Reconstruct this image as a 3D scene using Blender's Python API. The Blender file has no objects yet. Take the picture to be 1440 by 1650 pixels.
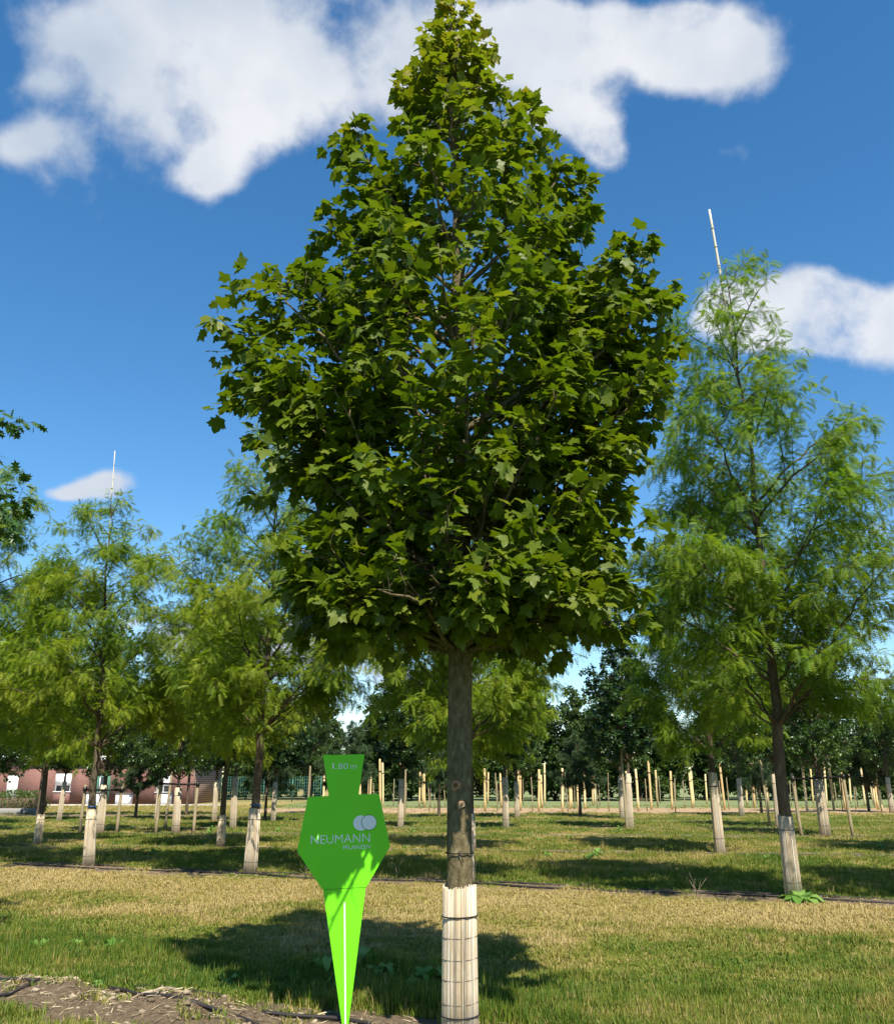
import bpy, bmesh, math, random
import numpy as np
from mathutils import Vector, Matrix

# ------------------------------------------------------------------ camera, sky, sun, exposure
scene = bpy.context.scene
COL = scene.collection
PITCH = math.radians(16.83); FPX = 1444.0; CAMH = 1.6
cam_d = bpy.data.cameras.new('camera'); cam = bpy.data.objects.new('camera', cam_d); COL.objects.link(cam)
cam_d.sensor_fit = 'HORIZONTAL'; cam_d.sensor_width = 36.0; cam_d.lens = 36.0 * FPX / 1440.0
cam_d.clip_end = 3000.0; cam_d.clip_start = 0.05
cam.location = (0, 0, CAMH); cam.rotation_euler = (math.pi / 2 + PITCH, 0, 0)
scene.camera = cam
TO_SUN = Vector((0.22, -0.71, 1.0)).normalized()
SUN_EL = math.asin(TO_SUN.z); SUN_AZ = math.atan2(TO_SUN.x, TO_SUN.y)
sun_d = bpy.data.lights.new('sun', 'SUN'); sun_d.energy = 5.0; sun_d.angle = math.radians(0.53); sun_d.color = (1.0, 0.93, 0.80)
sun = bpy.data.objects.new('sun', sun_d); COL.objects.link(sun)
sun.rotation_euler = TO_SUN.to_track_quat('Z', 'Y').to_euler(); sun.location = (10, -30, 45)
scene.view_settings.view_transform = 'Standard'; scene.view_settings.look = 'None'
scene.view_settings.exposure = 0.98; scene.view_settings.gamma = 1.0
scene.view_settings.use_curve_mapping = False


def ray(x, y):
    """direction of the photograph's pixel (1440 x 1650) in the place"""
    u = (x - 720) / FPX; v = (825 - y) / FPX
    return np.array([u, math.cos(PITCH) - v * math.sin(PITCH), math.sin(PITCH) + v * math.cos(PITCH)])


def gnd(x, y):
    d = ray(x, y); t = -CAMH / d[2]; return d[0] * t, d[1] * t


def pl(x, y, Y):
    d = ray(x, y); t = Y / d[1]; return np.array([d[0] * t, Y, CAMH + d[2] * t])


def build_world():
    w = bpy.data.worlds.new('World'); scene.world = w; w.use_nodes = True
    nt = w.node_tree; N = nt.nodes; L = nt.links; N.clear()

    def math_(op, a, b=None, clamp=False):
        n = N.new('ShaderNodeMath'); n.operation = op; n.use_clamp = clamp
        for i, v in enumerate((a, b)):
            if v is None: continue
            if isinstance(v, (int, float)): n.inputs[i].default_value = v
            else: L.new(v, n.inputs[i])
        return n.outputs[0]
    sky = N.new('ShaderNodeTexSky'); sky.sky_type = 'NISHITA'; sky.sun_disc = False
    sky.sun_elevation = SUN_EL; sky.sun_rotation = SUN_AZ
    sky.air_density = 1.0; sky.dust_density = 0.2; sky.ozone_density = 2.0; sky.altitude = 50
    hs = N.new('ShaderNodeHueSaturation'); hs.inputs['Saturation'].default_value = 1.30; hs.inputs['Hue'].default_value = 0.497
    hs.inputs['Value'].default_value = 1.0
    L.new(sky.outputs[0], hs.inputs['Color'])
    tc = N.new('ShaderNodeTexCoord')
    sep = N.new('ShaderNodeSeparateXYZ'); L.new(tc.outputs['Generated'], sep.inputs[0])
    X, Y, Z = sep.outputs
    yc = math_('MAXIMUM', Y, 0.05)
    u = math_('DIVIDE', X, yc); v = math_('DIVIDE', Z, yc)
    cmb = N.new('ShaderNodeCombineXYZ'); L.new(u, cmb.inputs[0]); L.new(v, cmb.inputs[1])
    uv = cmb.outputs[0]
    # domain warp so that cloud rims curl
    wn = N.new('ShaderNodeTexNoise'); wn.inputs['Scale'].default_value = 5.5; wn.inputs['Detail'].default_value = 3
    L.new(tc.outputs['Generated'], wn.inputs['Vector'])
    sub = N.new('ShaderNodeVectorMath'); sub.operation = 'SUBTRACT'; L.new(wn.outputs['Color'], sub.inputs[0]); sub.inputs[1].default_value = (.5, .5, .5)
    sc = N.new('ShaderNodeVectorMath'); sc.operation = 'SCALE'; L.new(sub.outputs[0], sc.inputs[0]); sc.inputs['Scale'].default_value = 0.10
    add = N.new('ShaderNodeVectorMath'); add.operation = 'ADD'; L.new(uv, add.inputs[0]); L.new(sc.outputs[0], add.inputs[1])
    # the clouds of that day: centre (pixel), half width, half height, weight
    blobs = [((265, 90), 170, 150, 1.0), ((360, 180), 140, 110, 1.0), ((400, 60), 190, 120, .9), ((330, 295), 90, 45, .8),
             ((560, 100), 150, 150, .62), ((500, 20), 160, 80, .8), ((830, 70), 190, 95, .95), ((1010, 45), 200, 75, .95), ((1150, 60), 130, 90, 1.0),
             ((700, 150), 130, 90, .6), ((930, 195), 100, 55, 1.0), ((985, 240), 60, 55, 1.0), ((1090, 115), 60, 40, .55), ((1270, 505), 130, 80, 1.25), ((1390, 515), 120, 85, 1.25), ((1200, 500), 70, 50, 1.0),
             ((165, 790), 70, 26, 1.0), ((95, 800), 60, 18, .8), ((30, 245), 75, 45, .85), ((50, 150), 70, 35, .5), ((110, 40), 100, 60, .6),
             ((340, 1035), 190, 38, 1.0), ((480, 1060), 200, 40, 1.0), ((690, 1090), 120, 30, .8), ((215, 1005), 50, 16, .8), ((440, 735), 80, 22, .7), ((1420, 850), 50, 22, .55), ((1180, 240), 45, 28, .35),
             ((1000, 1060), 150, 40, .7), ((1700, 700), 200, 90, 1.0), ((-250, 500), 200, 90, 1.0), ((-350, 60), 160, 130, 1.0), ((1650, 150), 200, 130, 1.0)]
    acc = None
    for (px, py), hw, hh, wt in blobs:
        d = ray(px, py); cu, cv = d[0] / d[1], d[2] / d[1]
        d2 = ray(px + hw, py); su = abs(d2[0] / d2[1] - cu)
        d3 = ray(px, py - hh); sv = abs(d3[2] / d3[1] - cv)
        a = N.new('ShaderNodeVectorMath'); a.operation = 'SUBTRACT'; L.new(add.outputs[0], a.inputs[0]); a.inputs[1].default_value = (cu, cv, 0)
        b = N.new('ShaderNodeVectorMath'); b.operation = 'MULTIPLY'; L.new(a.outputs[0], b.inputs[0]); b.inputs[1].default_value = (1 / su, 1 / sv, 0)
        c = N.new('ShaderNodeVectorMath'); c.operation = 'DOT_PRODUCT'; L.new(b.outputs[0], c.inputs[0]); L.new(b.outputs[0], c.inputs[1])
        e = math_('MULTIPLY', c.outputs['Value'], -1.35)
        g = math_('MULTIPLY', math_('EXPONENT', e), wt)
        acc = g if acc is None else math_('ADD', acc, g)
    acc = math_('MINIMUM', acc, 0.98)
    # behind and far beside the camera the same sort of broken cumulus goes on
    front = math_('MULTIPLY', math_('SUBTRACT', Y, 0.12), 6.0, True)
    gn = N.new('ShaderNodeTexNoise'); gn.inputs['Scale'].default_value = 2.2; gn.inputs['Detail'].default_value = 4
    L.new(tc.outputs['Generated'], gn.inputs['Vector'])
    gen = math_('MULTIPLY', math_('SUBTRACT', gn.outputs['Fac'], 0.56), 5.0, True)
    mx = N.new('ShaderNodeMix'); mx.data_type = 'FLOAT'; L.new(front, mx.inputs[0]); L.new(gen, mx.inputs[2]); L.new(acc, mx.inputs[3])
    cover = mx.outputs[0]
    fb = N.new('ShaderNodeTexNoise'); fb.inputs['Scale'].default_value = 7.0; fb.inputs['Detail'].default_value = 9; fb.inputs['Roughness'].default_value = 0.57; fb.inputs['Distortion'].default_value = 0.05
    L.new(tc.outputs['Generated'], fb.inputs['Vector'])
    dens = math_('ADD', cover, math_('MULTIPLY', math_('SUBTRACT', fb.outputs['Fac'], 0.5), 2.7))
    mr = N.new('ShaderNodeMapRange'); mr.interpolation_type = 'SMOOTHSTEP'; L.new(dens, mr.inputs[0])
    mr.inputs[1].default_value = 0.36; mr.inputs[2].default_value = 1.02
    up = math_('MULTIPLY', math_('ADD', Z, 0.0), 12.0, True)
    fac = math_('MULTIPLY', math_('MULTIPLY', mr.outputs[0], up), 0.96)
    # body of the cloud: thick parts a little greyer
    sh = N.new('ShaderNodeTexNoise'); sh.inputs['Scale'].default_value = 5.0; sh.inputs['Detail'].default_value = 6
    mp = N.new('ShaderNodeMapping'); mp.inputs['Location'].default_value = (0.05, 0.03, 0.11); L.new(tc.outputs['Generated'], mp.inputs[0]); L.new(mp.outputs[0], sh.inputs['Vector'])
    cr = N.new('ShaderNodeValToRGB'); L.new(sh.outputs['Fac'], cr.inputs[0])
    cr.color_ramp.elements[0].position = 0.33; cr.color_ramp.elements[0].color = (2.9, 3.35, 4.0, 1)
    cr.color_ramp.elements[1].position = 0.60; cr.color_ramp.elements[1].color = (4.7, 4.8, 5.0, 1)
    mix = N.new('ShaderNodeMix'); mix.data_type = 'RGBA'; L.new(fac, mix.inputs[0]); L.new(hs.outputs[0], mix.inputs[6]); L.new(cr.outputs[0], mix.inputs[7])
    bg = N.new('ShaderNodeBackground'); bg.inputs['Strength'].default_value = 0.096; L.new(mix.outputs[2], bg.inputs[0])
    out = N.new('ShaderNodeOutputWorld'); L.new(bg.outputs[0], out.inputs[0])


build_world()


# ------------------------------------------------------------------ helpers
def mesh_tris(name, V, F, mat, attrs=None, smooth=False):
    V = np.ascontiguousarray(V, dtype=np.float32); F = np.ascontiguousarray(F, dtype=np.int32)
    me = bpy.data.meshes.new(name)
    me.vertices.add(len(V)); me.vertices.foreach_set('co', V.ravel())
    me.loops.add(F.size); me.loops.foreach_set('vertex_index', F.ravel())
    me.polygons.add(len(F)); me.polygons.foreach_set('loop_start', np.arange(0, F.size, F.shape[1], dtype=np.int32))
    for k, a in (attrs or {}).items():
        at = me.attributes.new(k, 'FLOAT', 'POINT'); at.data.foreach_set('value', np.ascontiguousarray(a, dtype=np.float32))
    me.update(calc_edges=True)
    if smooth: me.polygons.foreach_set('use_smooth', np.ones(len(F), dtype=bool))
    if mat: me.materials.append(mat)
    return me


class MB:
    """collects tubes, boxes and cards with a per-vertex tint, then makes one mesh"""
    def __init__(s): s.V = []; s.F = []; s.T = []; s.n = 0

    def add(s, V, F, t=0.5):
        V = np.asarray(V, float); F = np.asarray(F, int)
        s.V.append(V); s.F.append(F + s.n); s.T.append(np.full(len(V), t) if np.isscalar(t) else np.asarray(t)); s.n += len(V)

    def tube(s, pts, rad, n=6, t=0.5, cap=True, phase=0.0):
        P = np.asarray(pts, float); k = len(P); R = np.full(k, rad) if np.isscalar(rad) else np.asarray(rad, float)
        T = np.gradient(P, axis=0); T /= (np.linalg.norm(T, axis=1, keepdims=True) + 1e-9)
        ref = np.array([1.0, 0, 0]) if abs(T[:, 2]).mean() > 0.6 else np.array([0, 0, 1.0])
        A = np.cross(T, ref); A /= (np.linalg.norm(A, axis=1, keepdims=True) + 1e-9); B = np.cross(T, A)
        a = np.arange(n) * 2 * math.pi / n + phase
        V = P[:, None, :] + R[:, None, None] * (np.cos(a)[None, :, None] * A[:, None, :] + np.sin(a)[None, :, None] * B[:, None, :])
        V = V.reshape(-1, 3)
        i = np.arange(k - 1)[:, None] * n; j = np.arange(n)[None, :]; j2 = (j + 1) % n
        a0 = (i + j).ravel(); a1 = (i + j2).ravel(); b0 = a0 + n; b1 = a1 + n
        F = np.concatenate([np.stack([a0, b0, b1], 1), np.stack([a0, b1, a1], 1)])
        if cap:
            V = np.vstack([V, P[:1], P[-1:]]); c0 = k * n; c1 = c0 + 1; jj = np.arange(n); j3 = (jj + 1) % n; o = (k - 1) * n
            F = np.concatenate([F, np.stack([np.full(n, c0), jj, j3], 1), np.stack([np.full(n, c1), o + j3, o + jj], 1)])
        s.add(V, F, t)

    def box(s, lo, hi, t=0.5):
        x0, y0, z0 = lo; x1, y1, z1 = hi
        V = [(x0, y0, z0), (x1, y0, z0), (x1, y1, z0), (x0, y1, z0), (x0, y0, z1), (x1, y0, z1), (x1, y1, z1), (x0, y1, z1)]
        Q = [(0, 3, 2, 1), (4, 5, 6, 7), (0, 1, 5, 4), (1, 2, 6, 5), (2, 3, 7, 6), (3, 0, 4, 7)]
        F = [q for a in Q for q in ((a[0], a[1], a[2]), (a[0], a[2], a[3]))]
        s.add(V, F, t)

    def instances(s, B, BF, pos, R, scl, t):
        """copies of base mesh B/BF at pos with rotation matrices R and scale"""
        n = len(pos)
        if n == 0: return
        V = np.einsum('nij,mj->nmi', R, B) * np.asarray(scl)[:, None, None] + pos[:, None, :]
        F = BF[None] + (np.arange(n) * len(B))[:, None, None]
        s.add(V.reshape(-1, 3), F.reshape(-1, 3), np.repeat(t, len(B)))

    def mesh(s, name, mat, smooth=False):
        return mesh_tris(name, np.vstack(s.V), np.vstack(s.F), mat, {'tint': np.concatenate(s.T)}, smooth)


def link(name, data, parent=None, loc=(0, 0, 0), rot=(0, 0, 0), scl=(1, 1, 1), label=None, cat=None, group=None, kind=None):
    o = bpy.data.objects.new(name, data); COL.objects.link(o)
    o.location = loc; o.rotation_euler = rot; o.scale = scl
    if parent is not None: o.parent = parent
    if label: o['label'] = label
    if cat: o['category'] = cat
    if group: o['group'] = group
    if kind: o['kind'] = kind
    return o


def frames(along, normal):
    """rotation matrices with y = along, z near normal"""
    y = along / (np.linalg.norm(along, axis=1, keepdims=True) + 1e-9)
    x = np.cross(y, normal); x /= (np.linalg.norm(x, axis=1, keepdims=True) + 1e-9)
    z = np.cross(x, y)
    return np.stack([x, y, z], axis=2)


_lat = np.random.default_rng(5).random((256, 256))
def vnoise(x, y, scale=1.0, seed=0):
    x = np.asarray(x) / scale + seed * 17.3; y = np.asarray(y) / scale + seed * 9.7
    xi = np.floor(x).astype(int); yi = np.floor(y).astype(int); fx = x - xi; fy = y - yi
    fx = fx * fx * (3 - 2 * fx); fy = fy * fy * (3 - 2 * fy)
    g = lambda a, b: _lat[a % 256, b % 256]
    return (g(xi, yi) * (1 - fx) + g(xi + 1, yi) * fx) * (1 - fy) + (g(xi, yi + 1) * (1 - fx) + g(xi + 1, yi + 1) * fx) * fy


def fbm(x, y, scale=1.0, seed=0, oct=4):
    a = 0; w = 0
    for i in range(oct): a = a + vnoise(x, y, scale / 2 ** i, seed + i) / 1.7 ** i; w += 1 / 1.7 ** i
    return a / w


def sstep(a, b, x):
    t = np.clip((x - a) / (b - a), 0, 1); return t * t * (3 - 2 * t)


# ------------------------------------------------------------------ materials
def new_mat(name):
    m = bpy.data.materials.new(name); m.use_nodes = True
    nt = m.node_tree; nt.nodes.clear()
    return m, nt, nt.nodes, nt.links


def ramp(N, stops):
    r = N.new('ShaderNodeValToRGB'); e = r.color_ramp.elements
    e[0].position, e[0].color = stops[0][0], (*stops[0][1], 1); e[1].position, e[1].color = stops[-1][0], (*stops[-1][1], 1)
    for p, c in stops[1:-1]:
        k = e.new(p); k.color = (*c, 1)
    return r


def leaf_mat(name, stops, trans=0.35, rough=0.45, spec=0.35, instancer=False, tcol=(1.25, 1.35, 0.55)):
    m, nt, N, L = new_mat(name)
    at = N.new('ShaderNodeAttribute'); at.attribute_name = 'tint'
    fac = at.outputs['Fac']
    if instancer:
        at.attribute_type = 'INSTANCER'; a2 = N.new('ShaderNodeAttribute'); a2.attribute_name = 'tint'
        ma = N.new('ShaderNodeMath'); ma.operation = 'ADD'; L.new(fac, ma.inputs[0]); L.new(a2.outputs['Fac'], ma.inputs[1]); fac = ma.outputs[0]
    r = ramp(N, stops); L.new(fac, r.inputs[0])
    p = N.new('ShaderNodeBsdfPrincipled'); p.inputs['Roughness'].default_value = rough; p.inputs['Specular IOR Level'].default_value = spec
    L.new(r.outputs[0], p.inputs['Base Color'])
    t = N.new('ShaderNodeBsdfTranslucent'); mu = N.new('ShaderNodeVectorMath'); mu.operation = 'MULTIPLY'; mu.inputs[1].default_value = tcol
    L.new(r.outputs[0], mu.inputs[0]); L.new(mu.outputs[0], t.inputs['Color'])
    mx = N.new('ShaderNodeMixShader'); mx.inputs[0].default_value = trans; L.new(p.outputs[0], mx.inputs[1]); L.new(t.outputs[0], mx.inputs[2])
    o = N.new('ShaderNodeOutputMaterial'); L.new(mx.outputs[0], o.inputs[0])
    return m


def tint_mat(name, stops, rough=0.8, noise=0, nscale=(1, 1, 1), bump=0.0, spec=0.2, bscale=40, metal=0.0, noise_amt=0.25):
    m, nt, N, L = new_mat(name)
    at = N.new('ShaderNodeAttribute'); at.attribute_name = 'tint'
    r = ramp(N, stops); fac = at.outputs['Fac']
    p = N.new('ShaderNodeBsdfPrincipled'); p.inputs['Roughness'].default_value = rough; p.inputs['Specular IOR Level'].default_value = spec; p.inputs['Metallic'].default_value = metal
    tc = N.new('ShaderNodeTexCoord'); mp = N.new('ShaderNodeMapping'); mp.inputs['Scale'].default_value = nscale; L.new(tc.outputs['Object'], mp.inputs[0])
    if noise:
        n = N.new('ShaderNodeTexNoise'); n.inputs['Scale'].default_value = noise; n.inputs['Detail'].default_value = 5; n.inputs['Roughness'].default_value = .65; L.new(mp.outputs[0], n.inputs['Vector'])
        s = N.new('ShaderNodeMath'); s.operation = 'SUBTRACT'; L.new(n.outputs['Fac'], s.inputs[0]); s.inputs[1].default_value = 0.5
        k = N.new('ShaderNodeMath'); k.operation = 'MULTIPLY'; L.new(s.outputs[0], k.inputs[0]); k.inputs[1].default_value = noise_amt * 4
        a = N.new('ShaderNodeMath'); a.operation = 'ADD'; L.new(k.outputs[0], a.inputs[0]); L.new(fac, a.inputs[1]); fac = a.outputs[0]
    L.new(fac, r.inputs[0]); L.new(r.outputs[0], p.inputs['Base Color'])
    if bump:
        n2 = N.new('ShaderNodeTexNoise'); n2.inputs['Scale'].default_value = bscale; n2.inputs['Detail'].default_value = 6; L.new(mp.outputs[0], n2.inputs['Vector'])
        b = N.new('ShaderNodeBump'); b.inputs['Strength'].default_value = bump; b.inputs['Distance'].default_value = 0.01; L.new(n2.outputs['Fac'], b.inputs['Height']); L.new(b.outputs[0], p.inputs['Normal'])
    o = N.new('ShaderNodeOutputMaterial'); L.new(p.outputs[0], o.inputs[0])
    return m


def flat_mat(name, c, rough=0.6, spec=0.3):
    return tint_mat(name, [(0, tuple(v * 0.88 for v in c)), (1, tuple(min(1, v * 1.12) for v in c))], rough, 6, spec=spec, noise_amt=0.12)


M = {}
M['maple'] = leaf_mat('maple_leaf', [(0, (0.040, 0.082, 0.006)), (.45, (0.105, 0.148, 0.008)), (.8, (0.165, 0.188, 0.011)), (1, (0.24, 0.21, 0.018))], 0.42, 0.48, 0.28)
M['locust'] = leaf_mat('locust_leaf', [(0, (0.055, 0.120, 0.010)), (.5, (0.130, 0.215, 0.015)), (1, (0.23, 0.27, 0.02))], 0.46, 0.5, 0.25)
M['broad'] = leaf_mat('broad_leaf', [(0, (0.022, 0.055, 0.010)), (.5, (0.045, 0.092, 0.016)), (1, (0.085, 0.135, 0.022))], 0.28, 0.38, 0.5)
M['dark'] = leaf_mat('dark_leaf', [(0, (0.014, 0.038, 0.010)), (.5, (0.028, 0.064, 0.016)), (1, (0.050, 0.095, 0.026))], 0.25, 0.38, 0.5)
M['pine'] = leaf_mat('pine_needle', [(0, (0.018, 0.042, 0.014)), (.5, (0.034, 0.070, 0.024)), (1, (0.065, 0.105, 0.035))], 0.12, 0.5, 0.3)
M['wood'] = leaf_mat('wood_leaf', [(0, (0.022, 0.048, 0.012)), (.5, (0.045, 0.080, 0.018)), (1, (0.075, 0.108, 0.030))], 0.25, 0.6, 0.2)
M['oak'] = leaf_mat('oak_leaf', [(0, (0.022, 0.060, 0.010)), (.5, (0.042, 0.095, 0.015)), (1, (0.080, 0.140, 0.025))], 0.30, 0.4, 0.4)
M['weed'] = leaf_mat('weed_leaf', [(0, (0.045, 0.115, 0.018)), (.5, (0.10, 0.21, 0.030)), (1, (0.19, 0.30, 0.07))], 0.25, 0.5, 0.3)
M['grass'] = leaf_mat('grass_blade', [(0, (0.050, 0.110, 0.012)), (.33, (0.130, 0.178, 0.018)), (.62, (0.235, 0.22, 0.045)), (.85, (0.33, 0.25, 0.085)), (1, (0.46, 0.36, 0.17))], 0.30, 0.6, 0.2, True, (1.1, 1.15, 0.7))
M['bark'] = tint_mat('maple_bark', [(0, (0.045, 0.035, 0.018)), (.4, (0.100, 0.080, 0.042)), (.7, (0.155, 0.128, 0.070)), (1, (0.36, 0.33, 0.22))], 0.9, 30, (1, 1, 0.45), 1.0, 0.1, 70, noise_amt=0.42)
M['bark2'] = tint_mat('locust_bark', [(0, (0.035, 0.028, 0.020)), (.5, (0.085, 0.066, 0.045)), (1, (0.19, 0.15, 0.10))], 0.9, 14, (1, 1, .3), 0.8, 0.1, 30, noise_amt=0.3)
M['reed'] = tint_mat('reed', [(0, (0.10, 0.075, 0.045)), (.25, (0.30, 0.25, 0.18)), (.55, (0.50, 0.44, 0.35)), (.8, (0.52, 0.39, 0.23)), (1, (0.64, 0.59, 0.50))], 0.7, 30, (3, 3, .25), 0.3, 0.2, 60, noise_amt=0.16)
M['rubber'] = flat_mat('black_rubber', (0.014, 0.013, 0.013), 0.55)
M['hose'] = tint_mat('hose_plastic', [(0, (0.010, 0.009, 0.009)), (1, (0.045, 0.035, 0.030))], 0.5, 9, spec=0.35)
M['wire'] = flat_mat('wire', (0.10, 0.085, 0.07), 0.5)
M['blue'] = flat_mat('blue_tie', (0.03, 0.11, 0.32), 0.5)
M['cane'] = tint_mat('bamboo', [(0, (0.36, 0.31, 0.22)), (1, (0.66, 0.61, 0.50))], 0.6, 20, (1, 1, .2), spec=.3)
M['stake'] = tint_mat('peeled_stake', [(0, (0.40, 0.27, 0.11)), (.5, (0.66, 0.49, 0.24)), (1, (0.78, 0.65, 0.40))], 0.75, 14, (3, 3, .3), 0.3)
M['oldstake'] = tint_mat('weathered_stake', [(0, (0.17, 0.135, 0.075)), (.5, (0.30, 0.245, 0.15)), (1, (0.42, 0.36, 0.25))], 0.85, 14, (3, 3, .3), 0.4)
M['deadwood'] = tint_mat('dead_wood', [(0, (0.10, 0.07, 0.045)), (1, (0.36, 0.29, 0.21))], 0.9, 14, (1, 1, 1), 0.5)
M['scar'] = tint_mat('scar_wood', [(0, (0.10, 0.045, 0.025)), (.5, (0.30, 0.17, 0.085)), (1, (0.50, 0.38, 0.23))], 0.9, 30, (1, 1, 1), 0.6, noise_amt=.2)

# ------------------------------------------------------------------ ground
NX, NY = 0.376, 0.927            # across the near rows
P0 = (0.08, 6.5)


def rowt(x, y): return NX * (x - P0[0]) + NY * (y - P0[1])
def rows_(x, y): return NY * (x - P0[0]) - NX * (y - P0[1])


def zones(x, y):
    t = rowt(x, y); n1 = fbm(x, y, 1.6, 1); n2 = fbm(x, y, 0.5, 2); n3 = fbm(x, y, 5.0, 3); n4 = fbm(x, y, 0.9, 8)
    e = (n1 - .5) * .5 + (n2 - .5) * .35
    soil = 1 - sstep(.36, .72, np.abs(t + .10 + (n1 - .5) * .35) + e * .9 + (n4 - .5) * .3)
    soil = np.maximum(soil, np.clip(.55 + (n4 - .42) * 2.2 + (n2 - .5) * .8, 0, 1) * (1 - sstep(.26, .62, np.abs(t - 8.60 + (n3 - .5) * .3) + e * 1.3 + (n4 - .5) * .5)))
    r3 = y - (23.83 - .165 * x); soil = np.maximum(soil, .7 * (1 - sstep(.25, .75, np.abs(r3) + e * 1.6)))
    r4 = y - (30.8 - .09 * x); soil = np.maximum(soil, .7 * (1 - sstep(.3, .9, np.abs(r4) + e * 2)))
    for yy in (35.4, 42.0, 47.0): soil = np.maximum(soil, .6 * (1 - sstep(.3, 1.2, np.abs(y - yy) + e * 2.5)))
    strip = sstep(4.7, 6.2, t + (n1 - .5) * 1.6 + (n3 - .5) * 1.2) * (1 - sstep(8.15, 8.75, t + (n1 - .5) * .5))
    dry = .92 * strip
    mid = sstep(1.5, 2.6, t) * (1 - sstep(4.6, 6, t))
    dry = np.maximum(dry, mid * np.clip(.36 + (n1 - .5) * 2.2 + (n3 - .5) * 1.4 + (n2 - .5) * 1.2, 0, .85))
    back = sstep(8.9, 9.6, t)
    dry = np.maximum(dry, sstep(.4, 1.0, t) * np.clip((n4 - .58) * 3.2 + (n2 - .5) * 1.2, 0, .8))
    dry = np.maximum(dry, back * np.clip(.16 + (n1 - .50) * 2.2 + (n2 - .5) * 1.3 + (n3 - .5) * 1.2, 0, .85))
    field = sstep(50.5, 52.5, y + (n3 - .5) * 2) * sstep(-13, -11, x + (n1 - .5) * 2)
    straw = field * (1 - sstep(61, 66, y + (n3 - .5) * 4))
    pale = field * sstep(61, 66, y + (n3 - .5) * 4)
    left = (1 - sstep(-13, -11, x + (n1 - .5) * 2))
    soil = np.maximum(soil, left * .85 * sstep(46.2, 47.5, y) * (1 - sstep(49, 51, y)))
    dry = np.maximum(dry, left * .6 * sstep(50, 53, y))
    lush = sstep(.25, .55, t) * (1 - sstep(1.3, 2.7, t + (n1 - .5) * 2.0 + (n4 - .5) * 1.2)) * (1 - .75 * sstep(.8, 2.2, rows_(x, y)))
    return dict(soil=np.clip(soil, 0, 1), dry=np.clip(dry, 0, 1), straw=straw, pale=pale, lush=lush)


def height(x, y):
    t = rowt(x, y); s = rows_(x, y)
    h = .030 * (fbm(x, y, 1.3, 11) - .5) + .012 * (fbm(x, y, .25, 12, 3) - .5)
    near = np.exp(-((t + .10) / .42) ** 2) * (1 - sstep(-1.9, -1.3, s))
    h = h + near * (.07 + .26 * (fbm(x, y, .8, 13) - .5) + .10 * (fbm(x, y, .18, 14) - .5))
    h = h + .05 * np.exp(-((t - 8.62) / .35) ** 2)
    return h * np.where(np.abs(x) + y > 120, 0, 1)


def ground_z(x, y): return float(height(np.array([x]), np.array([y]))[0])


def ground_mat():
    m, nt, N, L = new_mat('ground')
    geo = N.new('ShaderNodeNewGeometry')

    def noise(sc, det=5, rough=.6, vec=None):
        n = N.new('ShaderNodeTexNoise'); n.inputs['Scale'].default_value = sc; n.inputs['Detail'].default_value = det; n.inputs['Roughness'].default_value = rough
        L.new(vec or geo.outputs['Position'], n.inputs['Vector']); return n.outputs['Fac']

    def attr(a):
        n = N.new('ShaderNodeAttribute'); n.attribute_name = a; return n.outputs['Fac']

    def mixc(f, a, b):
        n = N.new('ShaderNodeMix'); n.data_type = 'RGBA'; L.new(f, n.inputs[0]); L.new(a, n.inputs[6]); L.new(b, n.inputs[7]); return n.outputs[2]

    def soft(a, amt=.6):
        k = N.new('ShaderNodeMath'); k.operation = 'MULTIPLY_ADD'; L.new(noise(9, 6, .7), k.inputs[0]); k.inputs[1].default_value = amt; k.inputs[2].default_value = -amt / 2
        s = N.new('ShaderNodeMath'); s.operation = 'ADD'; L.new(k.outputs[0], s.inputs[0]); L.new(a, s.inputs[1])
        r = N.new('ShaderNodeMapRange'); r.interpolation_type = 'SMOOTHSTEP'; r.inputs[1].default_value = .3; r.inputs[2].default_value = .7; L.new(s.outputs[0], r.inputs[0]); return r.outputs[0]
    fine = noise(34, 6, .75); mid = noise(5, 5)
    gr = ramp(N, [(.28, (0.045, 0.085, 0.014)), (.5, (0.085, 0.135, 0.022)), (.72, (0.15, 0.18, 0.04))]); L.new(fine, gr.inputs[0])
    dr = ramp(N, [(.28, (0.17, 0.135, 0.05)), (.5, (0.30, 0.235, 0.095)), (.72, (0.42, 0.335, 0.155))]); L.new(fine, dr.inputs[0])
    so = ramp(N, [(.28, (0.085, 0.058, 0.036)), (.5, (0.21, 0.155, 0.098)), (.72, (0.38, 0.30, 0.20))]); L.new(noise(22, 9, .85), so.inputs[0])
    st = ramp(N, [(.28, (0.20, 0.13, 0.07)), (.5, (0.36, 0.25, 0.145)), (.72, (0.50, 0.38, 0.23))]); L.new(noise(2.2, 8, .8), st.inputs[0])
    pa = ramp(N, [(.28, (0.11, 0.15, 0.055)), (.5, (0.17, 0.205, 0.09)), (.72, (0.25, 0.25, 0.13))]); L.new(mid, pa.inputs[0])
    c = mixc(soft(attr('dry'), .5), gr.outputs[0], dr.outputs[0])
    c = mixc(attr('straw'), c, st.outputs[0]); c = mixc(attr('pale'), c, pa.outputs[0])
    c = mixc(soft(attr('soil'), .5), c, so.outputs[0])
    p = N.new('ShaderNodeBsdfPrincipled'); p.inputs['Roughness'].default_value = .95; p.inputs['Specular IOR Level'].default_value = .1; L.new(c, p.inputs['Base Color'])
    b = N.new('ShaderNodeBump'); b.inputs['Strength'].default_value = 1.0; b.inputs['Distance'].default_value = .05; L.new(noise(38, 8, .8), b.inputs['Height']); L.new(b.outputs[0], p.inputs['Normal'])
    o = N.new('ShaderNodeOutputMaterial'); L.new(p.outputs[0], o.inputs[0])
    return m


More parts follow.
